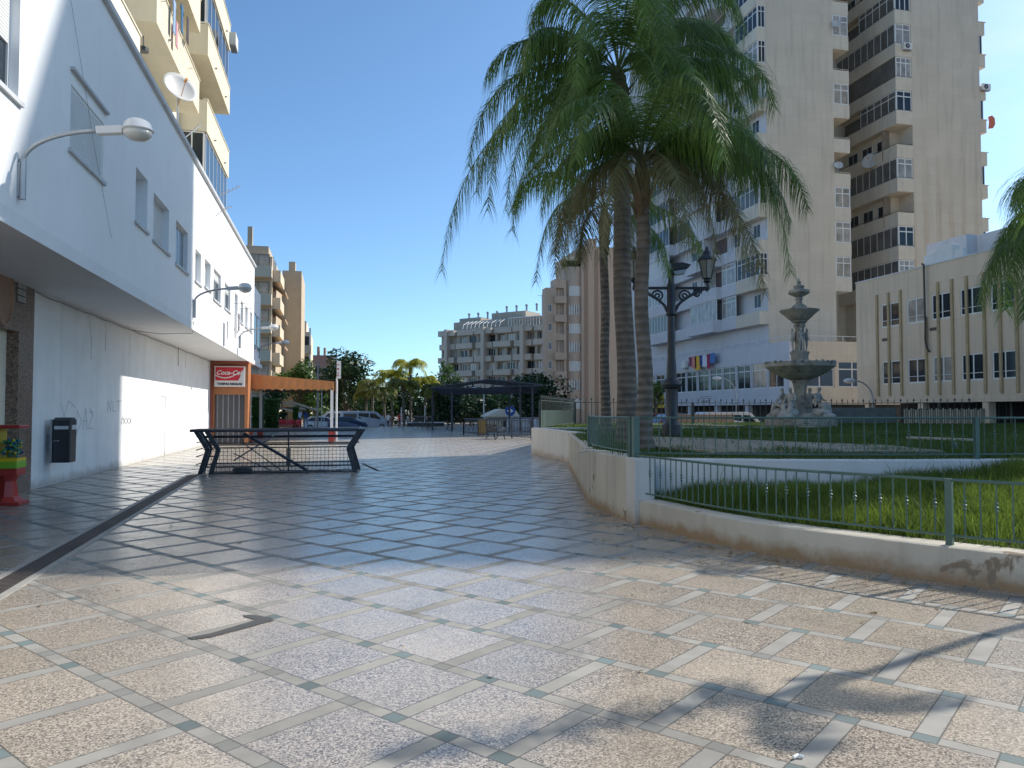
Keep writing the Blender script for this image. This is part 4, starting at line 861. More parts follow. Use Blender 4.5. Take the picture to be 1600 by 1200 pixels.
def palm(label,base,crown,r0,r1,tips,seed,nl=70,ll=.55,wd=.016,extra=0,L0=3.,flare=1.3,group=None,mats=None,shaft=.9,dryfrac=0.,segs=3,name='palm_tree',ups=0.):
    rg=random.Random(seed); base=Vector(base); crown=Vector(crown)
    t_=thing(name,label,'palm tree',base,group)
    pts=[base.lerp(crown,k/14)+Vector((.03*math.sin(k*.9+seed),.03*math.cos(k*.7),0))*(1 if 0<k<14 else 0) for k in range(15)]
    rs=[(r1+(r0-r1)*(1-k/14))*(1+(flare-1)*math.exp(-k*.9)) for k in range(15)]
    g=MB(); g.tube(pts,rs,14); build('trunk',g,M_trunk,t_,smooth=True,autos=True)
    d=(crown-base).normalized(); g=MB()
    g.tube([crown-d*shaft,crown-d*shaft*.6,crown-d*shaft*.2,crown+d*.25],[r1*1.02,r1*1.35,r1*1.25,r1*.3],10)
    for k in range(16):   # old leaf bases
        a=rg.random()*6.28; h=rg.random()*shaft*.8; b1=crown-d*(shaft-h); o_=Vector((math.cos(a),math.sin(a),0)); g.tube([b1+o_*r1,b1+o_*(r1*1.5)+Vector((0,0,.12)),b1+o_*(r1*2.0+.05)+Vector((0,0,.3))],[.035,.025,.008],5)
    build('crown_shaft',g,M_shaft,t_,smooth=True)
    g=MB()
    for tp in tips:
        c1,c2=tp[0],tp[1]; frond(g,crown+Vector((0,0,rg.random()*.15)),Vector(c1),Vector(c2),rg,nl,ll,wd,tp[2] if len(tp)>2 else 0,segs=segs)
    for k in range(extra):
        a=k*2.4+seed; el=rg.uniform(-.1,1.15)+ups; L1=L0*rg.uniform(.8,1.1); o_=Vector((math.cos(a),math.sin(a),0))
        c1=crown+o_*L1*.42*max(.15,math.cos(el))+Vector((0,0,L1*.55*math.sin(el)+.25)); c2=crown+o_*L1*(.5+.35*math.cos(el))+Vector((0,0,L1*(.75*math.sin(el)-.55)))
        frond(g,crown+Vector((0,0,.1)),c1,c2,rg,nl,ll,wd,1 if (el<.15 and rg.random()<dryfrac) else 0,segs=segs)
    build('crown',g,(mats or [M_lf,M_lfb])+[M_rach],t_)
    return t_
def T(D,cx,cy,tx,ty,dc=0,dt_=0,mi=0): return (atD(cx,cy,D+dc),atD(tx,ty,D+dt_),mi)
D1=13.8
palm('front palm with a flared grey trunk, right of three beside the lamp post',atz(1007,702,TZ)-Vector((0,0,.1)),atD(1002,262,D1),.14,.115,
 [T(D1,1150,110,1235,430,-.3,-.6),T(D1,1165,150,1262,330,.3,.5),T(D1,1130,120,1215,300,-1,-1.6),T(D1,1090,180,1170,420,.6,.2,1),T(D1,1060,190,1120,400,-.5,-.6,1),T(D1,1110,230,1195,560*.82,.9,1.2,1),
  T(D1,985,70,850,235,-.7,-1.2),T(D1,1010,60,905,150,.5,1),T(D1,960,150,845,330,-.5,-.3),T(D1,930,200,880,420,.4,.6,1),T(D1,1020,40,1120,190,-.9,-2),T(D1,1010,60,1060,120,1.4,3),T(D1,970,130,800,330,.8,1.4),T(D1,985,180,940,400,-.9,-1.4,1),T(D1,1060,90,1180,230,1,2.3),T(D1,1120,170,1235,350,-.9,-1.4),T(D1,1080,130,1160,300,.3,.6),T(D1,930,130,880,300,.2,.2),T(D1,1040,200,1075,380,-1.2,-1.8,1),T(D1,950,80,900,250,-1.3,-2.2),T(D1,1070,60,1130,250,-1.4,-2.6)],
 11,nl=150,ll=.92,wd=.021,segs=4,flare=1.75)
D2=17.0
palm('thick middle palm of three beside the lamp post, tallest crown',atz(980,692,TZ)-Vector((0,0,.1)),atD(966,120,D2),.215,.18,
 [T(D2,780,120,690,425,-.5,-.6),T(D2,800,40,732,260,.4,.6),T(D2,830,30,762,330,-1,-1.5),T(D2,850,90,790,330,.8,1.2),T(D2,1130,0,1212,170,0,.3),T(D2,1110,60,1185,150,-.8,-1.2),T(D2,1080,-30,1150,90,1,1.5),
  T(D2,880,-90,826,60,.2,.3),T(D2,850,-20,815,110,-.8,-1.3),T(D2,1000,-150,1100,-20,0,.2),T(D2,940,-150,880,-40,-.7,-1.6),T(D2,960,-130,960,-60,1.5,3.4),T(D2,1020,-100,1040,100,-1.5,-3.2),T(D2,940,-60,900,140,-1.6,-3.2),T(D2,1060,20,1100,200,-1.2,-2.6),
  T(D2,880,60,850,300,-1.1,-2.2),T(D2,1030,-40,1130,60,.8,2),T(D2,860,130,830,250,1,2.6),T(D2,1070,90,1110,270,1.3,2.2),T(D2,1050,-120,1165,50,-.8,-1.5),T(D2,990,-140,1010,40,-1.7,-3.4),T(D2,900,0,760,120,-.3,-.5),T(D2,870,130,800,360,-.2,-.4),T(D2,820,90,745,300,-.8,-1),T(D2,1100,30,1180,240,.3,.4),T(D2,900,60,880,260,-1.7,-2.9),T(D2,1010,20,1040,230,-1.8,-3),T(D2,1060,-60,1140,140,1.2,1.8),T(D2,860,-30,800,200,.6,1)],
 12,nl=150,ll=1.08,wd=.025,segs=4,flare=1.25,shaft=1.4)
D3=21.5
palm('slim rear palm of three beside the lamp post, drooping dry fronds',atz(946,680,TZ)-Vector((0,0,.1)),atD(944,330,D3),.14,.115,
 [T(D3,870,260,838,440,-.4,-.6),T(D3,850,300,868,430,.6,.8,1),T(D3,1060,290,1110,445,.3,.4),T(D3,1040,340,1045,430,-.6,-.9),T(D3,900,240,870,380,-1.2,-2,1),T(D3,980,220,1020,330,1,2.4),T(D3,930,220,900,320,-1.2,-2.6,1),T(D3,880,210,800,330,.5,.9),T(D3,1010,210,1085,300,-.6,-1.2),T(D3,985,300,985,400,-1.3,-1.6,1),T(D3,905,320,905,410,.9,1.6,1),T(D3,935,220,960,260,1.8,3.4)],
 13,nl=110,ll=1.0,wd=.028,segs=4,shaft=1.2)
# palm at right edge
D4=12.5; cr=atD(1690,330,D4)
palm('palm beyond the right edge whose fronds hang into view',(cr.x+.1,cr.y+.1,TZ-.1),cr,.17,.13,
 [T(D4,1590,330,1530,470,0,.1),T(D4,1600,280,1545,440,.5,.9),T(D4,1610,300,1570,485,-.5,-.8),T(D4,1620,220,1585,330,.4,.8),T(D4,1800,200,1850,400),T(D4,1760,250,1780,450,-.5,-1),T(D4,1690,150,1700,250,1.5,3),T(D4,1620,340,1600,500,.8,1.4),T(D4,1640,180,1600,350,-1,-2)],14,nl=130,ll=.9,wd=.021,segs=4)
# young palm whose shadow crosses the foreground
pb=Vector((8.95,6.0,.3)); pc=Vector((8.75,5.85,5.0))
palm('slender young palm in the lower bed whose shadow falls across the paving',pb,pc,.06,.045,
 [(pc+Vector((-.9,-.02,.75)),pc+Vector((-2.1,-.25,.25))),(pc+Vector((-.2,-.3,.4)),pc+Vector((-.45,-.75,.0))),(pc+Vector((.2,-.2,.35)),pc+Vector((.45,-.5,-.25))),(pc+Vector((-.3,.02,.3)),pc+Vector((-.8,.0,-.25)))],15,nl=80,ll=.36,wd=.026,shaft=.4,name='young_palm')

# ================================================================= LEFT CREAM APARTMENTS
M_cream=stucco('cream_render',(.68,.61,.46),0,.05,.08); M_crw=stucco('pale_cream_panel',(.74,.68,.55),0,.05,.06)
cb=thing('cream_apartment_block','tall cream apartment block with stacked balconies behind the white parapet','apartment building',(-9,30,0))
WX=-6.15
fc=Fac((WX,0,0),(0,1,0),(1,0,0)); 
g=MB(); g.box(-16,WX-.3,15,38.6,0,34); build('core',g,M_cream,cb)
kz=[9.65+3.08*k for k in range(-0,8)]
def bal(par,x0,x1,y0,y1,z,h,m_,lw=.12):
    g=MB(); g.box(x0,x1,y0,y1,z,z+.16); g.box(x1-lw,x1,y0,y1,z+.16,z+h); g.box(x0,x1-lw,y0,y0+lw,z+.16,z+h); g.box(x0,x1-lw,y1-lw,y1,z+.16,z+h); g.box(x1-lw-.03,x1+.03,y0-.03,y1+.03,z+h,z+h+.05); return build('balcony',g,m_,par)
g=MB(); hs=[]
for z in kz:
    hs+=[(18,20,z+1.0,z+2.5),(24.2,26.2,z+.2,z+2.4),(27.2,28.8,z+1,z+2.4),(33.2,35.4,z+.2,z+2.4),(36,37.6,z+1,z+2.4)]
holes_wall(g,fc,15,38.6,0,34,hs,.29); build('wall',g,M_crw,cb)
for i,z in enumerate(kz):
    for h_ in hs[i*5:i*5+5]: window(cb,fc,*h_,-.12,1,shut=rnd.choice([0,.4,.7]),gm=MG)
    if z>11:
        bal(cb,WX,-5.1,23.4+ (0 if i%2 else .0),30.4,z,1.25,M_cream)
    if z>9:
        bal(cb,WX,-5.1,32.2,38.6,z,1.25,M_cream)
        if i%2==0 and z+1.3<33:   # glazed-in balcony
            fx=Fac((-5.16,0,0),(0,1,0),(1,0,0)); window(cb,fx,32.4,38.4,z+1.31,z+3.06,0,5,fm=MF); fy=Fac((0,32.25,0),(1,0,0),(0,-1,0)); window(cb,fy,WX+.02,-5.2,z+1.31,z+3.06,0,1)
    g_=MB(); 
    for y in (25,28,34,37): g_.cyl((-5.1,y,z+.25),(-5.0,y,z+.25),.035,n=6)
    build('drain_spouts',g_,M_steel,cb)
# far-left upper bay with shutters
bal(cb,WX,-5.1,15.5,21.6,10.2,1.25,M_crw)
def acunit(loc,ux,label,s=1.):
    ux=Vector(ux); o=thing('air_conditioner',label,'air conditioner',loc,'outdoor air conditioner units'); c=Vector(loc); n=Vector((ux.y,-ux.x,0))
    g=MB(); g.obox(c+Vector((0,0,.3*s)),ux*.42*s,n*.15*s,(0,0,.29*s)); build('casing',g,M_acw,o,bevel=.02*s)
    g=MB(); cc=c+ux*(-.08*s)+n*.155*s+Vector((0,0,.3*s)); g.cyl(cc-n*.01,cc+n*.012,.22*s,n=16); build('fan_grille',g,M_black,o)
    g=MB(); g.cyl(cc+n*.012,cc+n*.03,.07*s,n=10); 
    for k in range(3):
        rr=.1*s+.05*k*s; P=[cc+n*.02+ux*math.cos(2*math.pi*j/14)*rr+Vector((0,0,math.sin(2*math.pi*j/14)*rr)) for j in range(15)]; g.tube(P,.006*s,4)
    build('fan_hub',g,M_steel,o); g=MB(); g.obox(c+Vector((0,0,-.03)),ux*.36*s,n*.13*s,(0,0,.025)); build('bracket',g,M_steel,o); return o
acunit(atX(365,76,-4.75),(0,-1,0),'white air conditioner sticking out beside the top balcony of the cream block',1.0)
def dish(c,dr,r,label,pole=1.):
    o=thing('satellite_dish',label,'satellite dish',c,'satellite dishes'); c=Vector(c); dr=Vector(dr).normalized(); u=dr.orthogonal().normalized(); v=dr.cross(u); g=MB(); vs=[c.copy()];fs=[];n=22
    for j in range(1,6):
        rr=r*j/5
        for i in range(n): t=2*math.pi*i/n; vs.append(c+u*rr*math.cos(t)+v*rr*math.sin(t)+dr*(.28*rr*rr/r))
    fs=[(0,1+i,1+(i+1)%n) for i in range(n)]+[(1+j*n+i,1+(j+1)*n+i,1+(j+1)*n+(i+1)%n,1+j*n+(i+1)%n) for j in range(4) for i in range(n)]
    g.add(vs,fs); d_=build('reflector',g,M('dish_grey',(.55,.54,.52),.5,.08) if 'dish_grey' not in bpy.data.materials else bpy.data.materials['dish_grey'],o,smooth=True); d_.modifiers.new('s','SOLIDIFY').thickness=.012
    f=c+dr*r*1.0-Vector((0,0,r*.1)); g=MB(); g.cyl(c-Vector((0,0,r*.95)),f,.012,n=5); g.cyl(f-dr*.08,f+dr*.06,.035*r/.45,n=8); build('receiver_arm',g,M('orange_tip',(.6,.28,.08),.5,.2) if 'orange_tip' not in bpy.data.materials else bpy.data.materials['orange_tip'],o)
    g=MB(); g.cyl(c-dr*.05,c-dr*.05-Vector((0,0,pole)),.03,n=8); build('mast',g,M_lamp,o); return o
dish(atX(279,140,-4.62),(.55,-.75,.42),.5,'large grey satellite dish on the parapet of the white building',1.75)
# antenna rods on parapet
for px,py,px2,py2,lab in ((288,216,314,195,'dark metal rod angled above the parapet under the satellite dish'),(345,305,376,290,'thin aerial rod poking past the parapet, upper of two'),(340,330,362,323,'thin aerial rod poking past the parapet, lower of two')):
    a=atX(px,py,-4.6); b1=atX(px2,py2,-3.7 if px>300 else -4.2); g=MB(); g.cyl(a,b1,.018,n=6); d=(b1-a).normalized()
    for k in range(3): c=a.lerp(b1,.4+.2*k); g.cyl(c-Vector((0,.0,.12)),c+Vector((0,.0,.12)),.006,n=4)
    tag(build('aerial_rod',g,M_steel),lab,'aerial')
# laundry on the cream balcony
def garment(label,c,u,wd,ht,m_,kind='shirt',n=None):
    u=Vector(u).normalized(); nn=n or Vector((-u.y,u.x,0)); c=Vector(c); g=MB()
    if kind=='shirt': poly=[(-.5,-.28),(-.38,-.12),(-.28,-.2),(-.28,-1),(.28,-1),(.28,-.2),(.38,-.12),(.5,-.28),(.3,0),(.1,0),(0,-.06),(-.1,0),(-.3,0)]
    elif kind=='trousers': poly=[(-.3,0),(.3,0),(.32,-1),(.06,-1),(0,-.3),(-.06,-1),(-.32,-1)]
    else: poly=[(-.5,0),(.5,0),(.5,-1),(.2,-.97),(-.1,-1.02),(-.5,-.98)]
    g.prism([(a*wd,b1*ht) for a,b1 in poly],c,u,(0,0,1),nn*.025); return tag(build('hanging_'+kind,g,m_,loc=c),label,'laundry','washing hung out to dry')
Mc=lambda n,c: M(n,c,.85,.15,6,.3,15)
for px,py,w_,h_,col,k,lab in ((272,0,.55,1.05,(.25,.35,.5),'shirt','pale blue patterned shirt hanging below the cream balcony'),(284,8,.5,.9,(.03,.12,.25),'shirt','deep blue top hanging below the cream balcony, middle of three'),(293,28,.5,.85,(.06,.05,.06),'trousers','black trousers hanging below the cream balcony, rightmost of three'),(276,35,.3,.8,(.55,.3,.32),'cloth','small pink cloth hanging under the blue shirt on the cream block')):
    c=atX(px,py,-4.98); garment(lab,c,(0,1,0),w_,h_,Mc('cloth_%d'%px,col),k,Vector((1,0,0)))
g=MB(); c0=atX(255,-6,-4.98); g.cyl(c0,(c0.x,c0.y+5,c0.z-.1),.006,n=4); g.cyl((-5.1,c0.y+.3,c0.z),(c0.x,c0.y+.3,c0.z),.012,n=4); g.cyl((-5.1,c0.y+4.6,c0.z-.1),(c0.x,c0.y+4.6,c0.z-.1),.012,n=4); tag(build('clothes_line',g,M_steel),'clothes line stretched in front of the cream balcony','clothes line')
for px,py,px2,lab in ((364,470,395,'short drying rack of wire arms on the sunlit white facade, upper one'),(372,508,390,'short drying rack of wire arms on the sunlit white facade, lower one')):
    a=atX(px,py+4,UX); g=MB(); g.cyl(a,(UX+.6,a.y,a.z),.012,n=5); g.cyl((UX,a.y+1.6,a.z),(UX+.6,a.y+1.6,a.z),.012,n=5)
    for k in range(4): g.cyl((UX+.15+k*.14,a.y,a.z),(UX+.15+k*.14,a.y+1.6,a.z),.005,n=4)
    tag(build('drying_rack',g,M_steel),lab,'drying rack')
c=atX(368,492,UX+.4); garment('grey striped cloth on the drying rack near the third wall lamp',c,(0,1,0),.5,.9,Mc('cloth_grey',(.4,.4,.42)),'cloth',Vector((1,0,0)))
c=atX(373,490,UX+.4); garment('dark top on the drying rack near the third wall lamp',c,(0,1,0),.5,.7,Mc('cloth_dark',(.12,.12,.14)),'shirt',Vector((1,0,0)))
c=atX(224,78,-5.3); g=MB(); g.cyl(c-Vector((0,0,.05)),c+Vector((0,0,.06)),.14,n=14); g.cyl(c+Vector((0,0,.06)),c+Vector((0,0,.4)),.02,n=6); tag(build('ceiling_fitting',g,M_black),'small black round fitting under the lowest cream balcony','lamp')

# ================================================================= RIGHT: podium, towers, low-rise
M_pw=stucco('podium_white',(.60,.60,.62),0,.05,.1); M_tcream=None
def stonepanel(name,c1,c2,sx=1.5,sz=.9,bandfrom=None):
    m=M(name,c1,.85,.07,.35,streak=.16,grime=None); t=m.node_tree; b=t.nodes['Principled BSDF']; N=t.nodes.new; L=t.links.new
    src=b.inputs['Base Color'].links[0].from_socket; g=N('ShaderNodeNewGeometry'); s=N('ShaderNodeSeparateXYZ'); L(g.outputs['Position'],s.inputs[0])
    a=N('ShaderNodeMath'); a.operation='ADD'; L(s.outputs[0],a.inputs[0]); L(s.outputs[1],a.inputs[1])
    c=N('ShaderNodeCombineXYZ'); L(a.outputs[0],c.inputs[0]); L(s.outputs[2],c.inputs[1])
    br_=N('ShaderNodeTexBrick'); br_.inputs['Scale'].default_value=1; br_.inputs['Brick Width'].default_value=sx; br_.inputs['Row Height'].default_value=sz; br_.inputs['Mortar Size'].default_value=.02; br_.offset=.0
    br_.inputs['Color1'].default_value=(1,1,1,1); br_.inputs['Color2'].default_value=(.955,.95,.94,1); br_.inputs['Mortar'].default_value=(.9,.89,.87,1); L(c.outputs[0],br_.inputs[0])
    mx=N('ShaderNodeMix'); mx.data_type='RGBA'; mx.blend_type='MULTIPLY'; mx.inputs['Factor'].default_value=1; L(src,mx.inputs['A']); L(br_.outputs[0],mx.inputs['B']); out=mx.outputs['Result']
    if c2:  # ochre weathered vertical strips fading out with height
        d1=N('ShaderNodeMath'); d1.operation='MULTIPLY_ADD'; d1.inputs[1].default_value=1/1.42; d1.inputs[2].default_value=.35; L(s.outputs[0],d1.inputs[0])
        fr=N('ShaderNodeMath'); fr.operation='FRACT'; L(d1.outputs[0],fr.inputs[0])
        f1=N('ShaderNodeMath'); f1.operation='LESS_THAN'; f1.inputs[1].default_value=.42; L(fr.outputs[0],f1.inputs[0])
        n=N('ShaderNodeTexNoise'); n.inputs['Scale'].default_value=.8; n.inputs['Detail'].default_value=6; n.inputs['Roughness'].default_value=.7; L(c.outputs[0],n.inputs[0])
        r=N('ShaderNodeMapRange'); r.inputs[1].default_value=8; r.inputs[2].default_value=bandfrom; r.inputs[3].default_value=1.; r.inputs[4].default_value=0; L(s.outputs[2],r.inputs[0])
        f2=N('ShaderNodeMath'); f2.operation='MULTIPLY'; L(f1.outputs[0],f2.inputs[0]); L(r.outputs[0],f2.inputs[1])
        f3=N('ShaderNodeMath'); f3.operation='MULTIPLY'; L(f2.outputs[0],f3.inputs[0]); L(n.outputs[0],f3.inputs[1])
        m2=N('ShaderNodeMix'); m2.data_type='RGBA'; m2.inputs['B'].default_value=(*c2,1); L(f3.outputs[0],m2.inputs['Factor']); L(out,m2.inputs['A']); out=m2.outputs['Result']
    L(out,b.inputs['Base Color']); return m
M_tA=stonepanel('tower_cladding',(.64,.56,.45),None); M_tB=stonepanel('tower_cladding_strips',(.63,.555,.455),(.44,.29,.15),1.42,.9,28)
M_tan=stucco('balcony_cream',(.66,.585,.475),0,.06,.12)
M_low=stonepanel('lowrise_render',(.67,.55,.41),None,3.2,2.2); M_rib=M('ochre_rib',(.42,.32,.18),.8,.15,2)
PX=37.3; PY=58.0; PR=7.55; TY=62.6
def band_z(k): return 7.45+3.27*k     # top of parapet of storey k
# ---- podium
po=thing('podium_building','long white podium with a ribbon of windows under the tower','building',(PX,70,0))
fpL=Fac((PX,0,0),(0,1,0),(-1,0,0)); fpF=Fac((0,PY,0),(1,0,0),(0,-1,0))
wl=[]; y=PY+.9
while y<96: wl.append((y,y+2.5,3.62,5.88)); y+=2.72
g=MB(); holes_wall(g,fpL,PY,98,2.15,PR,wl,.3); g.box(PX+.3,52,PY+.3,98,PR-.4,PR-.2); build('white_wall',g,M_pw,po)
g=MB(); wf=[(38.8,41.6,3.62,5.88),(42.0,44.8,3.62,5.88),(45.2,48.0,3.62,5.88)]; holes_wall(g,fpF,PX+.3,52,2.15,PR,wf,.3); build('cream_wall',g,M_tA,po)
for a in wl: window(po,fpL,*a,-.12,1,.6,.09,gm=rnd.choice([MG,MG,MG,MG,MGC]))
for a in wf: window(po,fpF,*a,-.12,1,.7,.1,gm=MGB)
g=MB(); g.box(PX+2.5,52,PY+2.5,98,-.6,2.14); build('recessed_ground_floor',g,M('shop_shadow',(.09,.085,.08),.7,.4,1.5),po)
for k in range(7):
    g=MB(); yy=PY+1+k*6; g.box(PX+.1,PX+.6,yy,yy+.5,-.6,2.148); build('column',g,M_pw,po)
g=MB(); g.box(PX,52,PY,98,2.12,2.149); build('soffit',g,M_dark,po)  # underside coloured near black for the shade beneath the podium
for px,txt in ((1108,0),(1285,1)):
    pass
g=MB()
for k in range(24): g.box(PX-.06,PX-.02,PY+k*1.7,PY+k*1.7+.05,PR,PR+.42)
g.box(PX-.07,PX-.01,PY,98,PR+.42,PR+.47); 
for k in range(9): g.box(PX+k*1.7,PX+k*1.7+.05,PY-.06,PY-.02,PR,PR+.42)
g.box(PX,52,PY-.07,PY-.01,PR+.42,PR+.47); build('roof_railing',g,M_lampw,po)
# lettering panel
fpt=Fac((PX-.004,0,0),(0,-1,0),(-1,0,0))
g=MB()
for k,(w_,z) in enumerate(((2.6,3.05),(2.9,2.85))): fpt.box(g,-74.6,-74.6+w_,z,z+.06,0,.01)
for k in range(9): fpt.box(g,-74.2+k*.22,-74.2+k*.22+.15,2.5,2.68,0,.01)
build('small_lettering',g,M('lettering_grey',(.25,.24,.24),.6,.1),po)
# ---- tower A
NF=14
tA=thing('apartment_tower','cream and white apartment tower behind the palms, blank side wall','apartment tower',(42,66,0))
XA1=45.2
g=MB(); g.box(PX+1.5,XA1,TY,96,PR,band_z(NF)+3); g.box(PX+.9,PX+1.499,TY-.003,TY+.009,PR,band_z(NF)+3); build('side_wall',g,M_tA,tA)
fA=Fac((PX+.9,0,0),(0,1,0),(-1,0,0))
g=MB(); g.box(PX+.9,PX+1.5,TY+.01,96,PR-.02,band_z(NF)+3); build('street_wall',g,M_pw,tA)
MGS=M('shaded_glazing',(.13,.13,.125),.2,.35,.8,spec=.4)
M_glz=[MGS,MGC,MG,M_sh2]
for k in range(NF):
    zt=band_z(k+1); zb=zt-1.27; z0=zt-3.27  # parapet band below the glazing of the storey above
    # corner band + glazing (cream part, near corner), white bands along the street face
    g=MB()
    if k>=1 or True:
        off=.0
        g.box(PX+.0,PX+.9,TY-.0+.02,TY+4.2,zb,zt-.06,1); 
        g.box(PX+.0,PX+.9,TY+4.21,TY+7.2,zb+.05,zt-.1,0)
        x_=-.9 if k%2==0 else -.5
        g.box(PX+x_,PX+.9,TY+7.21,TY+13.2,zb,zt-.06,0); g.box(PX+.1,PX+.9,TY+13.21,TY+18,zb,zt-.06,0); g.box(PX-.6,PX+.9,TY+18.01,TY+25,zb,zt-.06,0)
    build('balcony_band',g,[M_pw,M_tan],tA)
    zc0=zt-.05; zc1=zt+2.0
    if k==0: zc0=PR+.02; 
    fk=Fac((PX+.1,0,0),(0,1,0),(-1,0,0))
    if k<NF-0:
        base=zt-.06 ; topz=zt+2.0-.001
        if rnd.random()<.75: window(tA,fk,TY+.06,TY+4.1,base,topz,0,4,.55,.09,gm=rnd.choice(M_glz[:3])); window(tA,Fac((0,TY+.04,0),(1,0,0),(0,-1,0)),PX+.14,PX+.88,base,topz,0,1,.55,.07)
        else: window(tA,fA,TY+1.2,TY+2.4,base+.5,topz-.3,.02,1)
        if rnd.random()<.5: window(tA,fk,TY+4.4,TY+7.1,base,topz,0,2,.5,.08,gm=rnd.choice(M_glz))
        else: window(tA,fA,TY+4.8,TY+6,base+.4,topz-.3,.02,1)
        r_=rnd.random()
        if r_<.5:
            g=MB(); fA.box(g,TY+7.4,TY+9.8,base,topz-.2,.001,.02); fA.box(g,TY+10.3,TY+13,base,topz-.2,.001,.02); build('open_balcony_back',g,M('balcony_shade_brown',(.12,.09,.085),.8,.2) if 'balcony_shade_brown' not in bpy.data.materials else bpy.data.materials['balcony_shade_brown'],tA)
            g=MB(); g.box(PX-.45,PX+.9,TY+9.85,TY+10.2,zt-.06,topz); g.tube([(PX-.45,TY+7.3,zt+.12),(PX-.45,TY+13.1,zt+.12)],.03,5); build('balcony_pier',g,M_pw,tA)
        else: window(tA,Fac((PX-.4,0,0),(0,1,0),(-1,0,0)),TY+7.3,TY+13.1,base,topz,0,6,None,.07,gm=rnd.choice(M_glz))
        if r_<.6: window(tA,fA,TY+14,TY+15.2,base+.3,topz-.3,.02,1)
        else: window(tA,fk,TY+13.3,TY+17.9,base,topz,0,5,None,.07,gm=rnd.choice(M_glz))
        window(tA,Fac((PX-.5,0,0),(0,1,0),(-1,0,0)),TY+18.2,TY+24.9,base,topz,0,7,None,.07,gm=rnd.choice(M_glz))
    # right side balconies (X 45.2..46.9)
    if k>=1:
        z_=zt
        g=MB(); g.box(XA1,46.9,TY+.02,TY+2.6,z_-1.27,z_-1.1); g.box(XA1,46.9,TY,TY+.12,z_-1.1,z_); g.box(46.78,46.9,TY+.12,TY+2.6,z_-1.1,z_); g.tube([(XA1,TY+.05,z_+.13),(46.88,TY+.05,z_+.13),(46.88,TY+2.6,z_+.13)],.025,5); build('end_balcony',g,M_tan,tA)
        if k in (1,2,3,6,8,11,12): window(tA,Fac((0,TY+.02,0),(1,0,0),(0,-1,0)),XA1+.02,46.85,z_+.02,z_+1.98,0,1,.6,.09,gm=M('red_curtain',(.22,.03,.05),.3,.2) if k==4 else MGC)
        else:
            g=MB(); g.box(XA1+.01,46.4,TY+2.2,TY+2.6,z_,z_+2.0); build('recess_wall',g,M('recess_brown',(.24,.2,.16),.8,.15) if 'recess_brown' not in bpy.data.materials else bpy.data.materials['recess_brown'],tA)
# ---- tower B
tB=thing('apartment_tower','right hand cream tower with long side balconies and ochre stone strips','apartment tower',(57,68,0))
XB0=52.0; XW=53.8; XB1=61.6
g=MB(); g.box(XW,XB1,TY,82,PR,band_z(16)+2); build('front_wall',g,M_tB,tB)
g=MB(); g.box(XA1+.01,XW-.01,TY+9,82.5,PR,band_z(16)+2); g.box(XW-1.0,XW-.001,TY+2.0,TY+8.99,PR,band_z(16)+2); build('recessed_wall',g,M_tan,tB)
fB=Fac((XB0+.06,0,0),(0,1,0),(-1,0,0)); fBf=Fac((0,TY+.06,0),(1,0,0),(0,-1,0)); fBr=Fac((XW-1.0,0,0),(0,1,0),(-1,0,0))
openk=(3,5,10)
for k in range(1,16):
    zt=band_z(k+1)-3.27*1; zt=band_z(k+1)
    g=MB(); g.box(XB0,XW-.003,TY+.0,TY+8.98,zt-1.27,zt-1.1); g.box(XB0,XB0+.12,TY+.13,TY+8.98,zt-1.1,zt-.02); g.box(XB0,XW-.003,TY,TY+.12,zt-1.1,zt-.02); build('balcony',g,M_tan,tB)
    g=MB(); g.tube([(XW,TY+.05,zt+.1),(XB0+.05,TY+.05,zt+.1),(XB0+.05,TY+8.9,zt+.1)],.03,5); build('balcony_rail',g,MFD,tB)
    if k not in openk:
        window(tB,fBf,XB0+.08,XW-.02,zt+.0,zt+1.98,0,2 if k%2 else 1,.55,.1,gm=rnd.choice([MG,MGC]))
        if k%3==0: window(tB,fB,TY+.1,TY+5.2,zt,zt+1.98,0,4,.55,.09,gm=MGS); window(tB,fBr,TY+5.4,TY+8.6,zt-.6,zt+1.6,.05,2,fm=MFD,gm=MGS)
        else: window(tB,fB,TY+.1,TY+8.9,zt,zt+1.98,0,8,None,.08,gm=rnd.choice([MGS,MGC,MGS]),fm=rnd.choice([MF,MF,MFD]))
    else:
        for a in (2.2,4.4,6.6): window(tB,fBr,TY+a,TY+a+1.5,zt-.5,zt+1.4,.05,1,gm=MG)
        g=MB(); g.box(XW-1.8,XW-1.05,TY+1.9,TY+1.99,zt-1.1,zt+1.95); build('recess_panel',g,bpy.data.materials['recess_brown'] if 'recess_brown' in bpy.data.materials else M('recess_brown',(.24,.2,.16),.8,.15),tB)
    # right-side projecting balconies
    g=MB(); g.box(XB1+.001,XB1+.9,TY+.2,TY+5,zt-1.27,zt-.02); g.box(XB1,XB1+1.0,TY+.12,TY+5,zt-.02,zt+.04); build('side_balcony',g,M_tan,tB)
    if k%2==0: window(tB,Fac((0,TY+.26,0),(1,0,0),(0,-1,0)),XB1+.03,XB1+.62,zt+.05,zt+1.98,0,1,None,.06)
acunit(Vector((53.2,TY-.2,band_z(9)+.55-1.2)),(1,0,0),'air conditioner on the corner of the right tower under a glazed balcony',1.1)
acunit(Vector((62.3,TY,band_z(8)-.4)),(1,0,0),'air conditioner on the far right edge of the right tower',1.1)
dish((51.9,TY+3.5,band_z(6)-.6),(-.8,-.5,.3),.85,'large pale satellite dish on the side balcony of the right tower',.7)
dish((45.4,TY-.3,band_z(9)+.9),(-.3,-.8,.4),.45,'small satellite dish high on the edge of the left tower',.6)
dish((45.4,TY-.3,band_z(5)+.6),(-.3,-.8,.4),.4,'small satellite dish midway up the edge of the left tower',.5)
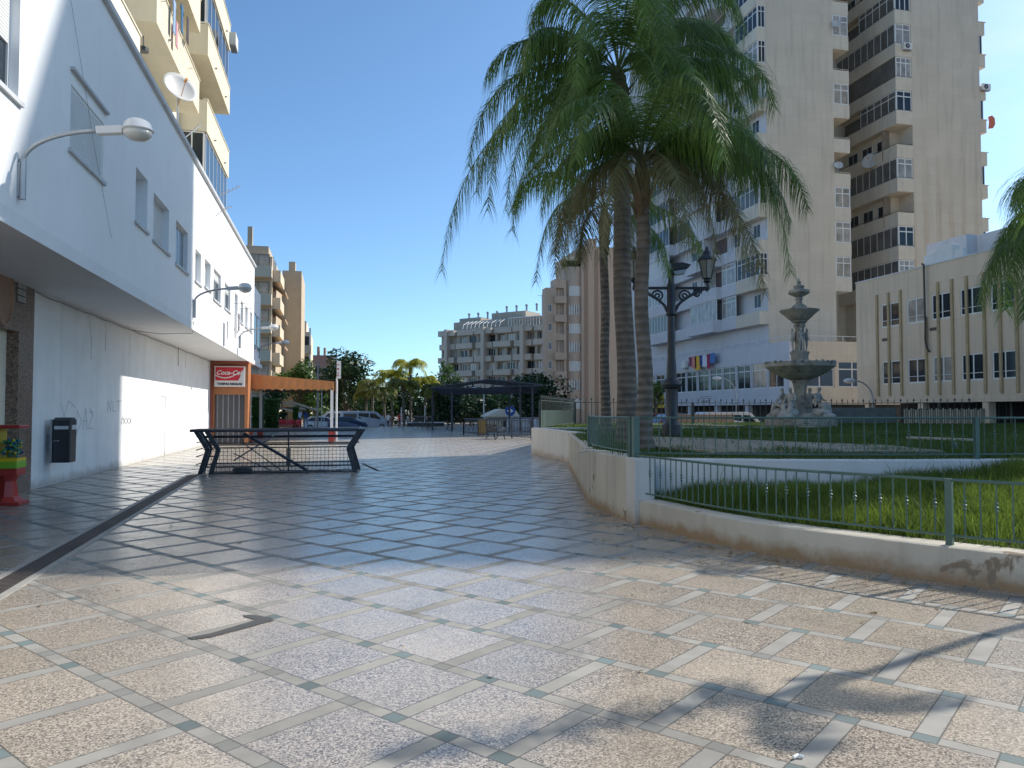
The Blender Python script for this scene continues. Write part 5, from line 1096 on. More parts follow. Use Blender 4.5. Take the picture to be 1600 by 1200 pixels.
c=Vector((62.6,TY,band_z(7)-.9)); g=MB(); g.prism([(0,0),(.5,.1),(.75,.5),(.7,1.1),(.4,1.35),(0,1.2),(.1,.7)],c,(1,0,0),(0,0,1),(0,.1,0)); tag(build('orange_cloth',g,Mc('cloth_or',(.6,.16,.1))),'orange cloth blowing from the right edge of the tower','cloth')
# neighbouring tower beyond the right edge: it casts the shade over the plaza
tC=thing('apartment_tower','cream slab tower standing out of view to the right of the plaza','apartment tower',(55,33,0))
C0,C1,CY0,CY1,CH=45.0,64.0,26.2,39.3,50.0
g=MB(); g.prism([(C0,28.7),(67,25.65),(67,CY1),(C0,CY1)],(0,0,0),(1,0,0),(0,1,0),(0,0,CH)); build('tower_wall',g,M_tA,tC)
for k in range(15):
    g=MB(); z=2.6+3.2*k; g.box(C0-.05,C0-.003,CY0+3.5,CY1-1,z,z+1.4); build('window_band',g,MG,tC)
g=MB(); g.box(C0+3,C1-3,CY0+3.5,CY1-2,CH,CH+.6); build('roof_house',g,M_tan,tC)
# ---- low-rise with ribs
lr=thing('ribbed_office_building','beige two storey building with vertical ochre ribs on stilts','office building',(33,35,0))
LX=33.0; LY0,LY1=18.0,43.7; fL=Fac((LX,0,0),(0,-1,0),(-1,0,0))   # u = -Y
yy=lambda px: atX(px,600,LX).y
wpx=[(1379,1408),(1419,1448),(1458,1491),(1503,1540),(1551,1592)]
wins=[]
for a,b1 in wpx: wins.append((-yy(a),-yy(b1)))
u=wins[-1][1]
while u+3<-LY0: wins.append((u+.75,u+2.55)); u+=2.6
hs=[]
for a,b1 in wins: hs+=[(a,b1,3.22,4.66),(a,b1,6.74,8.2)]
g=MB(); holes_wall(g,fL,-LY1,-LY0,2.08,9.9,hs,.35); g.box(LX+.35,48,LY1-.3,LY1,2.08,9.9); g.box(LX+.36,47.9,LY0,LY1-.31,9.3,9.5); g.box(LX+.36,47.9,LY0,LY1-.31,2.08,2.3); build('wall',g,M_low,lr)
g=MB(); fL.box(g,-LY1-.02,-LY0,9.9,9.97,-.4,.05); build('coping',g,M_pw,lr)
for i,h_ in enumerate(hs): window(lr,fL,*h_,-.03,1,None,.08,gm=rnd.choice([MG,MG,MGC])); 
for a,b1 in wins:
    for z in (3.6,7.12): g=MB(); fL.box(g,a+.03,b1-.03,z,z+.035,-.03,.0); build('window_bar',g,M_lampw,lr)
rp_=[1373,1391,1410,1449.5,1469,1491,1514,1541,1566,1592]
ru=[-yy(p) for p in rp_]; u=ru[-1]
while u<-LY0-1: u+=1.25; ru.append(u)
for i,u in enumerate(ru):
    g=MB(); top_=8.85 if i!=3 else 7.0
    fL.box(g,u-.08,u+.08,2.5,top_,.001,.1); build('rib',g,M_rib,lr,bevel=.01)
g=MB(); a=-yy(1452); P=[fL.P(a-.15,.2,10.05),fL.P(a,.22,9.95),fL.P(a,.22,9.3),fL.P(a+.03,.22,6.5),fL.P(a-.02,.2,5.6),fL.P(a+.12,.2,5.15),fL.P(a+.3,.2,4.95)]; g.tube(P,.055,7); build('drain_pipe',g,M('pipe_dark',(.05,.035,.03),.5,.2),lr,smooth=True)
for px,z in ((1385,5.9),(1461,6.15)):
    g=MB(); a=-yy(px); fL.box(g,a-.3,a+.3,z,z+.18,0,.02); build('air_vent',g,M('vent_brown',(.12,.08,.07),.7,.2) if 'vent_brown' not in bpy.data.materials else bpy.data.materials['vent_brown'],lr)
g=MB(); g.box(LX+2.8,48,LY0,LY1-.5,-.6,2.07); build('ground_floor_recess',g,M_dark,lr)  # solid set-back block; shade under the building is put into its colour
for k in range(6):
    g=MB(); y=LY1-.6-k*4.6; g.box(LX+.1,LX+.55,y-.4,y,-.6,2.075); build('column',g,M_low,lr)
# rooftop box + ACs
a=atX(1447,372,35.2); b1=atX(1510,372,35.2); c1=atX(1550,372,36.9)
g=MB(); g.box(35.2,39.5,b1.y,a.y,9.5,11.75); g.box(35.9,39,b1.y-3.3,b1.y-.01,9.5,11.7); tag(build('rooftop_plant_room',g,M_pw),'white box shaped plant room on the roof of the ribbed building','rooftop room')
for px,s_,lab in ((1455,1.15,'small air conditioner at the left end of the ribbed building roof'),(1478,1.55,'large air conditioner beside the drain pipe on the ribbed building roof'),(1497,.95,'third air conditioner, narrow, right of the large one on the roof')):
    c=atX(px,410,LX+.5); acunit(Vector((LX+.6,c.y,9.98)),(0,1,0),lab,s_)
# wall lamp on lowrise side and podium street lamps
def street_lamp(base,h,dx,label):
    r=thing('street_lamp',label,'street lamp',base,'small curved street lamps near the podium'); b=Vector(base); g=MB()
    P=[b,b+Vector((0,0,h*.7))]+[b+Vector((-dx*(1-math.cos(t)),0,h*.7+h*.3*math.sin(t))) for t in [i*.157 for i in range(1,11)]]; g.tube(P,.05,7); build('curved_pole',g,M_lamp,r,smooth=True)
    e=P[-1]; s_=-1 if dx>0 else 1; g=MB(); g.ball((e.x+s_*.35,e.y,e.z),.3,10,0,(1.4,.8,.55)); build('lamp_head',g,M_lampw,r,smooth=True); return r
p=atY(1364,640,42); street_lamp((p.x,p.y,-.4),p.z+.4+1.8,1.3,'small curved street lamp in front of the ribbed building')
p=atY(1150,640,56); street_lamp((p.x,p.y,-.4),4.6,1.3,'small curved street lamp in front of the podium windows')
# laundry on podium
cols=[(.25,.05,.1),(.7,.25,.2),(.8,.45,.05),(.03,.06,.25),(.7,.7,.75),(.4,.03,.08),(.1,.2,.45)]
names=['dark red','coral','orange','navy','white','crimson','blue']; yy0=72.5
c0=atX(1079,558,PX-.55); c9=atX(1113,552,PX-.55)
for i,cl in enumerate(cols):
    c=c0.lerp(c9,i/6); garment('%s garment on the clothes line above the podium windows'%names[i],c,(0,1,0),1.1,1.0+.25*(i%3),Mc('wash_%d'%i,cl),['shirt','cloth','cloth','shirt','cloth','shirt','cloth'][i],Vector((-1,0,0)))
g=MB(); g.cyl(c0+Vector((0,.5,.02)),c9+Vector((0,-.5,.02)),.012,n=4); g.cyl(c0+Vector((0,.3,0)),c0+Vector((.55,.3,0)),.015,n=4); g.cyl(c9+Vector((0,-.3,0)),c9+Vector((.55,-.3,0)),.015,n=4); tag(build('clothes_line',g,M_steel),'clothes line on the white parapet of the podium','clothes line')
c=atX(1070,575,PX-.25); acunit(c,(0,1,0),'air conditioner on the white podium parapet left of the laundry',1.2)

# ================================================================= MID / FAR BUILDINGS
def far_win(par,fac,u0,u1,z0,z1,n=-.1,gm=None,fm=None,shut=0): return window(par,fac,u0,u1,z0,z1,n,1,None,.1,fm=fm,gm=gm,shut=0) if not shut else window(par,fac,u0,u1,z0,z1,n,0,None,.1,fm=fm,gm=M_sh2)
M_pk=stucco('pinkish_beige',(.50,.38,.29),0,.05,.08); M_bg=stucco('grey_beige',(.40,.36,.30),0,.08,.1); M_bgs=stucco('terrace_parapet',(.46,.42,.36),0,.06,.08); M_str=M('cladding_stripe',(.33,.22,.16),.8,.1)
# E : pinkish building with rounded bay
E=thing('pinkish_apartment_block','pinkish beige apartment block with a rounded corner bay behind the palms','apartment building',(38,115,0))
EY=115; x0=31.7; ex=lambda px: atY(px,500,EY).x
xs=[ex(p) for p in (853,864,885,910,915,945,985,1015)]
fE=Fac((0,EY,0),(1,0,0),(0,-1,0)); sh=3.0
g=MB(); hs=[]; 
for k in range(8):
    z=1.9+2.95*k
    if k<6: hs+=[(xs[0]+.35,xs[0]+1.0,z+.3,z+1.6)]
    if k<7: hs+=[(xs[1]+.5,xs[2]-.4,z-.1,z+1.9)]
holes_wall(g,fE,xs[0],xs[2],-.6,20.8,hs,.6); g.box(xs[0],xs[2],EY+.61,EY+2.2,-.6,20.8); g.box(xs[1]+.3,xs[2],EY+.0,EY+2.5,20.8,22.2); build('wall',g,M_pk,E)
for k in range(8):
    z=1.9+2.95*k
    if k<6: far_win(E,fE,xs[0]+.35,xs[0]+1.0,z+.3,z+1.6,fm=MF)
    if k<7:
        far_win(E,Fac((0,EY+.5,0),(1,0,0),(0,-1,0)),xs[1]+.6,xs[2]-.5,z-.1,z+1.9,gm=rnd.choice([MGC,MG]))
        if k not in (4,): 
            g=MB(); g.box(xs[1]+.2,xs[2]-.1,EY-.5,EY-.003,z-1.2,z-.1); build('balcony',g,M_pk,E)
# rounded bay
cx=(xs[2]+xs[3])/2+.3; rr=(xs[3]-xs[2])/2+.5
g=MB(); prof=[(rr,-.6-0),(rr,24.2),(rr*.96,24.3)]; g.lathe((cx,EY+1.6,0),prof,28); build('round_bay',g,M_pk,E,smooth=True,autos=True)
for k in range(7):
    z=1.9+2.95*k; g=MB(); vs=[];n=12
    for i in range(n+1):
        t=math.pi*(1.5)-.62+1.24*i/n; x=cx+(rr+.03)*math.cos(t); y=EY+1.6+(rr+.03)*math.sin(t); vs+=[(x,y,z),(x,y,z+1.55)]
    g.add(vs,[(2*i,2*i+2,2*i+3,2*i+1) for i in range(n)]); bw=build('bay_window',g,MGC if k%2 else MSH,E)
    g=MB()
    for i in range(0,n+1,2):
        t=math.pi*(1.5)-.62+1.24*i/n; x=cx+(rr+.05)*math.cos(t); y=EY+1.6+(rr+.05)*math.sin(t); g.box(x-.05,x+.05,y-.04,y+.04,z,z+1.55)
    build('frame',g,MF,bw)
g=MB(); g.lathe((cx,EY+1.6,0),[(rr*.9,24.2),(rr*.9,25.4),(rr*1.05,25.5),(rr*1.05,25.8),(rr*.5,26.0)],20); build('roof_pergola',g,M_crw,E)
g=MB()
for i in range(700): 
    t=rnd.random()*6.28; p=Vector((cx+.95*rr*math.cos(t),EY+1.6+.95*rr*math.sin(t),24.3+rnd.random()*.9)); u_=Vector((rnd.gauss(0,1),rnd.gauss(0,1),rnd.gauss(0,1))).normalized()*.2; g.add([p-u_,p+u_.orthogonal()*.5,p+u_,p-u_.orthogonal()*.5],[(0,1,2,3)])
build('roof_hedge',g,leafmat('roof_plants',(.05,.09,.03)),E)
g=MB(); g.box(xs[3]-.3,xs[7]+3,EY-.5,EY+14,-.6,27.5); g.box(xs[3]+1,xs[3]+2.3,EY-.2,EY+2,27.5,28.8); build('tall_wing',g,M_pk,E)
g=MB()
for i,x in enumerate((xs[3]+.2,xs[3]+1.9,xs[4]+2.4,xs[5]-.8)): g.box(x,x+.55,EY-.6,EY-.501,-.6,27)
build('vertical_stripe',g,M_str,E)
for k in range(8):
    z=1.9+3.0*k; g=MB(); g.box(xs[6]-.4,xs[6]+1.8,EY-.62,EY-.501,z-1.1,z+.4,0); build('balcony_panel',g,M_pw,E); far_win(E,Fac((0,EY-.5,0),(1,0,0),(0,-1,0)),xs[6]-.3,xs[6]+1.6,z+.5,z+1.7,.03)
# D : stepped terrace block
Dd=thing('terraced_apartment_block','long grey beige terraced apartment block in the distance behind the canopy','apartment building',(32,160,0))
pA=Vector((atY(690,500,172).x,172,0)); pB=Vector((atY(870,500,150).x,150,0)); dD=(pB-pA); LD=dD.length; dD.normalize(); nD=Vector((dD.y,-dD.x,0))
fD=Fac(pA,dD,nD); g=MB(); bays=12; bw_=LD/bays; hs=[]
for k in range(6):
    z=.4+3.0*k
    for j in range(bays): 
        if k==5 and j<2: continue
        hs.append((j*bw_+.35,(j+1)*bw_-.25,z+1.0,z+2.6))
holes_wall(g,fD,0,LD,-.6,18.8,hs,1.2); fD.box(g,0,LD,-.6,18.7,-12,-1.21); fD.box(g,1.5,LD,18.8,21.6,-12,-2.5); fD.box(g,2,8,21.6,22.6,-10,-4); fD.box(g,11,20,21.6,23.2,-10,-4)
build('wall',g,M_bg,Dd)
for i,h_ in enumerate(hs):
    r_=rnd.random(); window(Dd,Fac(fD.P(0,-.9 if r_<.5 else -.2,0),dD,nD),h_[0],h_[1],h_[2],h_[3],0,rnd.choice([1,2,3]),None,.1,fm=rnd.choice([MF,MF,MFD]),gm=rnd.choice([MG,MG,MGC,MSH]))
for k in range(7):
    z=.4+3.0*k
    for j in range(0,bays,2):
        g=MB(); fD.box(g,j*bw_+.1,(j+2)*bw_-.5,z-.25,z+.98,.003,.9 if (j//2+k)%2 else 1.4); build('balcony',g,M_bgs,Dd)
for j in range(3):
    g=MB(); fD.box(g,(4*j+1)*bw_-.3,(4*j+1)*bw_+.5,-.6,19.6,.004,1.9); build('service_shaft',g,M_bgs,Dd)
for i in range(9):
    u=4+i*2.6; c=fD.P(u,-5,22.2+(.9 if i>3 else 0)); g=MB(); g.cyl(c,c+Vector((0,0,1.2)),.22,n=8); g.ball(c+Vector((0,0,1.35)),.32,8); build('chimney_cowl',g,M_steel,Dd)
g=MB()
for i in range(10): u=6+i*1.1; g.tube([fD.P(u,-2.4,21.5),fD.P(u,-.3,20.6),fD.P(u,0,19.6)],.09,5)
for i in range(12): fD.box(g,18+i*.7,18+i*.7+.1,18.8,21.3,-.4,-.3)
fD.box(g,18,26.4,21.2,21.35,-1.9,-.2); build('roof_pergola',g,M_white,Dd)
c=fD.P(LD*.78,-5,22); g=MB(); g.cyl(c,c+Vector((0,0,4.5)),.07,n=5); g.cyl(c+Vector((-1,0,4.2)),c+Vector((1,0,4.2)),.05,n=4)
for k in range(5): g.cyl(c+Vector((-.9+.45*k,-.4,4.2)),c+Vector((-.9+.45*k,.4,4.2)),.03,n=4)
tag(build('rooftop_aerial',g,M_steel),'thin television aerial on the roof of the terraced block','aerial')
# left far: F, slab, G, pink
Fb=thing('beige_balcony_block','beige apartment block with corner balconies and awnings beyond the white building','apartment building',(-9,85,0))
M_fb=stucco('warm_beige',(.52,.42,.30),0,.06,.08); M_fbl=stucco('warm_cream',(.66,.56,.42),0,.05,.06); FYy=85.; fF=Fac((0,FYy,0),(1,0,0),(0,-1,0)); fFs=Fac((-6.75,0,0),(0,1,0),(1,0,0))
g=MB(); g.box(-22,-6.75,FYy,105,-.6,18.0); g.box(-14,-7.2,FYy+1,100,18.0,19.3); g.box(-13,-12,FYy+.5,FYy+1.5,19,21.5); g.box(-9.4,-8.9,FYy+1.2,FYy+1.8,19.3,21.4); build('wall',g,M_fb,Fb)
for k in range(6):
    z=.9+2.95*k
    g=MB(); g.box(-9.35,-6.7,FYy-1.2,FYy-.003,z,z+1.15); g.box(-6.746,-5.9,FYy+.5,FYy+6.5,z-.2,z+1.0); build('balcony',g,M_fbl,Fb)
    window(Fb,fF,-9.2,-7.0,z+1.2,z+2.6,.03,1,None,.08,fm=MFD,gm=MGC); window(Fb,fFs,FYy+1.2,FYy+5.5,z+1.05,z+2.6,.03,2,None,.08,fm=MFD,gm=MGC)
    if k in (2,3,4): 
        g=MB(); g.prism([(0,0),(1.3,-1.0),(1.3,-1.25),(0,-.15)],(-6.72,FYy+1,z+2.8),(1,0,0),(0,0,1),(0,5,0)); build('awning',g,M('tan_awning',(.4,.28,.18),.8,.1) if 'tan_awning' not in bpy.data.materials else bpy.data.materials['tan_awning'],Fb)
g=MB(); g.box(-6.74,-4.4,101,112,-.6,19.4); g.box(-6.0,-5.2,101.2,103,19.4,20.6); build('stair_slab',g,M_fb,Fb)
Gb=thing('small_balcony_block','lower cream block with deep balconies behind trees on the left','apartment building',(-6,120,0)); fG=Fac((0,120,0),(1,0,0),(0,-1,0))
g=MB(); g.box(-16,-3.9,120.5,135,-.6,13.6); g.box(-7,-4.5,121,130,13.6,15.3); build('wall',g,M_fbl,Gb)
for k in range(4):
    z=.6+3.1*k; g=MB(); g.box(-9.2,-6.9,119,120.49,z+.1,z+1.3); g.box(-6.7,-3.7,118.6,120.49,z+.3,z+1.5); build('balcony',g,M_fbl,Gb); g=MB(); g.box(-9,-7,120.42,120.49,z+1.35,z+2.8); g.box(-6.6,-4,120.4,120.49,z+1.55,z+3.0); build('opening',g,MG,Gb)
g=MB(); g.box(-4.0,-3.75,118.7,118.95,-.4,14); build('corner_post',g,M_white,Gb)
Pk=thing('pink_building','small pinkish brick building with white edge beyond the awning','building',(-1,165,0)); fP=Fac((0,165,0),(1,0,0),(0,-1,0)); p0=atY(485,600,165).x; p1=atY(520,600,165).x; p2=atY(527,600,165).x
g=MB(); holes_wall(g,fP,p0,p1,-.6,13.2,[(p0+1,p0+1.9,9.3,11),(p0+2.6,p0+4.4,9.3,10.6),(p0+1,p0+1.9,5,7),(p0+2.6,p0+4.4,5,6.6)],.4); g.box(p0,p1,165.41,175,-.6,13.2); build('wall',g,M('dusty_pink_brick',(.36,.2,.16),.85,.1,3),Pk)
for u0,u1,z0,z1 in ((p0+1,p0+1.9,9.3,11),(p0+2.6,p0+4.4,9.3,10.6),(p0+1,p0+1.9,5,7),(p0+2.6,p0+4.4,5,6.6)): window(Pk,fP,u0,u1,z0,z1,-.15,1)
g=MB(); g.box(p1+.01,p2,164.8,175,-.6,13.4); build('white_edge',g,M_pw,Pk)
g=MB(); g.cyl((p0+1.5,168,13.2),(p0+1.5,168,15.2),.3,n=8); g.cyl((p0+2.8,168,13.2),(p0+2.8,168,15),.25,n=8); build('chimney',g,M_str,Pk)

# ================================================================= TREES
M_bark=M('bark',(.13,.1,.075),.9,.3,5,.5,20)
def tree(label,base,h,rad,seed,col,n=1500,leaf=.28,cr=.62,group=None,cat='tree',name='tree',squash=1.):
    rg=random.Random(seed); b=Vector(base); t=thing(name,label,cat,b,group); g=MB(); top_=b+Vector((0,0,h*(1-cr)))
    g.tube([b,b+Vector((.05,0,h*.25)),top_,top_+Vector((.1,.1,h*.25))],[h*.035,h*.028,h*.022,h*.008],8)
    cl=[]
    for k in range(9):
        a=k*2.4; r_=rad*rg.uniform(.3,.75); z=h*(1-cr*.5)+h*cr*.38*rg.uniform(-1,1); c=b+Vector((r_*math.cos(a),r_*math.sin(a),z)); cl.append((c,rad*rg.uniform(.34,.55))); g.tube([top_-Vector((0,0,h*.05)),top_.lerp(c,.6)+Vector((0,0,.1)),c],[h*.014,h*.008,h*.003],5)
    cl.append((b+Vector((0,0,h*(1-cr*.45))),rad*.6))
    build('trunk',g,M_bark,t,smooth=True)
    g=MB()
    for k in range(n):
        c,r_=rg.choice(cl); d=Vector((rg.gauss(0,1),rg.gauss(0,1),rg.gauss(0,1))).normalized(); p=c+Vector((d.x,d.y,d.z*squash))*r_*rg.uniform(.65,1.08)
        u=Vector((rg.gauss(0,1),rg.gauss(0,1),rg.gauss(0,.6))).normalized(); v=u.cross(d).normalized() if abs(u.dot(d))<.99 else u.orthogonal(); s=leaf*rg.uniform(.5,1.2)
        g.add([p-u*s,p+v*s*.45,p+u*s,p-v*s*.45],[(0,1,2,3)])
    build('crown',g,col,t); return t
M_t1=leafmat('tree_dark',(.022,.05,.018),.4,.6,.2); M_t2=leafmat('tree_mid',(.05,.1,.02),.4,.6,.3); M_t3=leafmat('tree_light',(.09,.15,.03),.4,.6,.35)
def tp(px,py,Y,z=-.45): p=atY(px,py,Y); return Vector((p.x,Y,z))
tree('big dark round tree right of the awning beyond the parked cars',tp(542,650,112),10.5,4.4,1,M_t1,2600,.4,.85)
tree('dark tree standing behind the orange awning',tp(508,650,116),9,4,2,M_t1,1800,.4,.85)
tree('bright green tree above the orange awning roof',tp(468,640,98),8.2,2.6,3,M_t2,1500,.3,.7)
tree('slim green tree seen through the awning opening',tp(480,640,100),5.4,2.4,4,M_t2,1200,.3,.8)
tree('dark tall shrub seen through the left of the awning',tp(428,650,75,0),4.6,1.3,5,M_t1,1200,.2,.92,name='shrub',cat='shrub')
tree('small tree at the left end of the awning above its edge',tp(428,650,92),7.0,1.5,6,M_t2,700,.25,.6)
tree('dark dense tree beside the canopy at the end of the white wall',tp(845,650,80),5.9,4.0,7,M_t1,2600,.3,.9)
tree('second dark tree left of the pinkish block base',tp(826,650,90),6.2,3.0,8,M_t1,1600,.3,.9)
tree('green tree against the left end of the terraced block',tp(703,640,130),10.5,2.8,9,M_t2,1300,.35,.6)
tree('dark small tree at the canopy left side',tp(690,640,86),5,2.4,10,M_t1,1200,.3,.85)
tree('low dark tree under the canopy near the round sign',tp(760,650,92),3.6,3.0,18,M_t1,1200,.3,.85)
tree('low dark tree under the middle of the canopy',tp(735,650,96),4.2,2.6,19,M_t1,1200,.3,.85)
tree('small yellowish young tree by the ribbed lamp near the parked cars',tp(1024,640,60),4.6,.9,20,M_t3,500,.2,.5)
for i,(px,Y,h_,rd,lab) in enumerate(((575,128,6.5,4.5,'dark round tree far behind the leftmost queen palms'),(612,132,7.2,5,'dark round tree far behind the middle of the queen palm row'),(650,130,7.6,5,'dark round tree far behind the tallest queen palm'),(685,126,7,4.4,'dark round tree far behind the queen palms near the canopy'),(548,140,6,4,'low dark tree far behind the parked silver van'),(725,124,5.5,4,'dark tree behind the left half of the canopy'),(765,120,5.5,4,'dark tree behind the right half of the canopy'))):
    tree(lab,tp(px,650,Y),h_,rd,50+i,M_t1 if i%2 else M_t2,1500,.45,.92)
# hedge blocks near the bar
for px,px2,Y,h_,lab in ((392,412,62,2.6,'clipped green hedge at the left under the awning'),(412,436,64,2.5,'clipped green hedge beside the brown pole under the awning'),(458,466,72,1.9,'small clipped green hedge behind the red chairs')):
    a=atY(px,660,Y); b1=atY(px2,660,Y); g=MB(); rg=random.Random(px)
    g.box(a.x+.1,b1.x-.1,Y+.1,Y+1.1,0.05,h_-.1,1)
    for k in range(1600):
        x=rg.uniform(a.x,b1.x); y=rg.choice([Y,Y+rg.random()*1.2]); z=rg.uniform(.05,h_) if y==Y else h_+rg.uniform(-.08,.05); u_=Vector((rg.gauss(0,1),rg.gauss(0,1),rg.gauss(0,1))).normalized()*.09; v_=u_.orthogonal()*.5; p=Vector((x,y+rg.uniform(-.08,.05),z)); g.add([p-u_,p+v_,p+u_,p-v_],[(0,1,2,3)],0)
    tag(build('clipped_hedge',g,[M_t2,M_t1]),lab,'hedge')
# far queen palms, lit from the right; sunlight is also put into the leaf colours
D6=78.
labs=['tallest yellow leaved queen palm in the row behind the cars','queen palm with yellow fronds left of the tallest one','small queen palm at the left end of the row','queen palm with yellow fronds right of the tallest one','dense green queen palm in the middle of the row, in front','low green queen palm just left of the canopy','short queen palm behind the parked van','green queen palm low at the far left of the row']
for i,(px,py,Y,L1) in enumerate(((641,575,90,2.9),(612,592,92,2.9),(582,604,96,2.6),(664,602,92,2.8),(630,606,84,2.7),(676,612,84,2.2),(600,616,88,2.4),(572,620,98,2.2))):
    c=atY(px,py,Y)
    palm(labs[i],(c.x+.1,Y,-.45),c,.16,.12,[],40+i,nl=34,ll=.8,wd=.08,extra=22,ups=.35,L0=L1,group='queen palms lining the road beyond the plaza',mats=[M_lfy if i in(0,1,3) else M_lf2,M_lfb] if False else [M_lfy if i in (0,1,3) else leafmat('palm_leaflets_sun%d'%i,(.07,.11,.03),.4,.8,.35,(.26,.27,.04)),M_lfb],shaft=.7,dryfrac=.5,segs=2,name='queen_palm')

# ================================================================= CANOPY, RAILINGS, BENCHES
M_can=M('canopy_dark',(.05,.055,.07),.6,.15); cn=thing('market_canopy','dark metal open shelter with shallow pitched roof beyond the railing','shelter',(11.5,60,0))
px0,px1=atY(675,602,58).x,atY(848,602,54).x; ym=64
a=Vector((px0,60,3.45)); b1=Vector((px1,54,3.55)); r0=Vector((11.9,60,4.15)); r1=Vector((12.6,68,4.15)); c1=Vector((px0+1.5,68,3.5)); d1=Vector((px1+1.5,64,3.6))
g=MB(); g.add([a,r0,r1,c1],[(0,1,2,3)]); g.add([r0,b1,d1,r1],[(0,1,2,3)])
o=build('roof',g,M_can,cn); o.modifiers.new('s','SOLIDIFY').thickness=.08
g=MB(); 
for p,q in ((a,Vector((11.9,60,3.45))),(Vector((11.9,60,3.5)),b1)): 
    g.tube([p-Vector((0,0,.05)),q-Vector((0,0,.1))],.06,6); 
    for k in range(1,7): 
        m_=p.lerp(q,k/7); tz=a.lerp(r0,k/7).z if p==a else r0.lerp(b1,k/7).z; g.cyl((m_.x,m_.y,m_.z-.1),(m_.x,m_.y,tz),.025,n=4)
build('truss',g,M_can,cn)
for px,Y in ((706,59.5),(796,63),(813,57),(832,55.5),(676,64)):
    p=atY(px,640,Y); g=MB(); g.cyl((p.x,Y,0),(p.x,Y,3.5),.075,n=8); build('post',g,M_can,cn)
g=MB(); g.add([(px0+.3,59.9,3.35),(15,59.9-3,3.4),(15,57,2.95),(px0+1,59.9,2.85)],[(0,1,2,3)]); o=build('valance',g,M('navy_fabric',(.025,.03,.05),.8,.1),cn); o.modifiers.new('s','SOLIDIFY').thickness=.02
# ramp railing
rA=atz(830,687); rB=atz(724,679); rC=Vector((8.1,64,0)); 
M_rr=M('ramp_rail',(.07,.08,.09),.5,.15)
def ramprail(name,label,path,zt,space):
    f=thing(name,label,'railing',path[0]); L_=cumlen(path); g=MB(); g.tube([p+Vector((0,0,zt)) for p in path],.035,6); g.tube([p+Vector((0,0,.12)) for p in path],.025,6); build('rails',g,M_rr,f)
    g=MB(); s=0; k=0
    while s<L_[-1]:
        p,t=along(path,L_,s); tr=t.cross(Vector((0,0,1)))
        g.tube([p+Vector((0,0,.12)),p+t*.16+Vector((0,0,zt*.5)),p+Vector((0,0,zt))],.014,4); g.tube([p+t*.16+Vector((0,0,.12)),p+Vector((0,0,zt*.5)),p+t*.16+Vector((0,0,zt))],.012,4); s+=space
    build('bars',g,M_rr,f)
    s=0
    while s<=L_[-1]+.1:
        p,t=along(path,L_,min(s,L_[-1])); g=MB(); g.box(p.x-.04,p.x+.04,p.y-.04,p.y+.04,0,zt+.02); build('post',g,M_rr,f); s+=L_[-1]/4
ramprail('ramp_railing','dark crossed bar railing running from the white wall towards the canopy',[Vector((10.59,41.5,0)),Vector((8.42,51.5,0))],1.05,.36)
ramprail('ramp_railing','dark crossed bar railing farther left near the queen palms',[Vector((8.1,66,0)),Vector((7.2,74,0))],1.1,.4)
ramprail('ramp_railing','dark railing crossing behind the two benches',[Vector((8.42,51.5,0)),Vector((15.5,55,0))],1.05,.36)
g=MB(); p=atz(830,700); 
g.box(7.5,7.56,28.6,38,.0,.01); 
def bench(loc,rz,label):
    o=thing('iron_bench',label,'bench',(0,0,0),'cast iron benches near the canopy')
    for s_ in (-.75,.75):
        g=MB(); g.tube([(s_,-.28,0),(s_,-.22,.2),(s_,-.25,.42),(s_,.18,.40),(s_,.28,.8)],.03,6); g.tube([(s_,.3,0),(s_,.15,.2),(s_,.18,.4)],.03,6); g.tube([(s_,.24,.62),(s_,-.1,.66),(s_,-.28,.58),(s_,-.25,.42)],.022,6); build('end_frame',g,M_iron,o)
    g=MB(); 
    for k in range(5): g.box(-.85,.85,-.24+.085*k,-.18+.085*k,.42,.45)
    build('seat',g,M('bench_wood',(.03,.028,.027),.6,.2),o)
    g=MB()
    for k in range(4): g.obox((0,.2+.03*k,.5+.1*k),(.85,0,0),(0,.01,.0),(0,.006,.035))
    build('backrest',g,bpy.data.materials.get('bench_wood'),o); o.location=loc; o.rotation_euler=(0,0,rz); return o
p=atz(774,686); b0=bench((p.x,p.y,0),R(100),'nearer dark iron bench in sunlight in front of the dark railing')
p=atz(703,671); dup(b0,(p.x,p.y,0),R(80),'farther dark iron bench in shade near the left canopy post','cast iron benches near the canopy')
# small orange waste box, planter, round sign, cream bin shelter, white cover
p=atz(760,680); g=MB(); g.box(p.x-.25,p.x+.25,p.y+1.4,p.y+1.9,0.08,1.0); g.box(p.x-.27,p.x+.27,p.y+1.38,p.y+1.92,1.0,1.06); g.box(p.x-.2,p.x+.2,p.y+1.45,p.y+1.85,0,.08); tag(build('yellow_bin',g,M('ochre_box',(.45,.25,.04),.5,.15),bevel=.01),'ochre yellow waste bin behind the nearer iron bench','bin')
def nosign(px,py,Y,r,label):
    c=atY(px,py,Y); o=thing('round_traffic_sign',label,'traffic sign',(c.x,Y,-.4)); g=MB(); g.cyl((c.x,Y,-.4),(c.x,Y,c.z),.05,n=8); build('pole',g,M_lampw,o)
    g=MB(); g.cyl((c.x,Y-.05,c.z),(c.x,Y-.08,c.z),r,n=24); build('disc',g,M('sign_blue',(.02,.08,.35),.4,.05),o); g=MB(); g.prism([(-.6,-.14),(.05,-.14),(.05,-.42),(.65,0),(.05,.42),(.05,.14),(-.6,.14)],Vector((c.x,Y-.081,c.z)),(r,0,0),(0,0,r),(0,-.02,0)); build('arrow',g,M_white,o)
nosign(797,642,75,.52,'round blue traffic sign with a white arrow near the canopy')
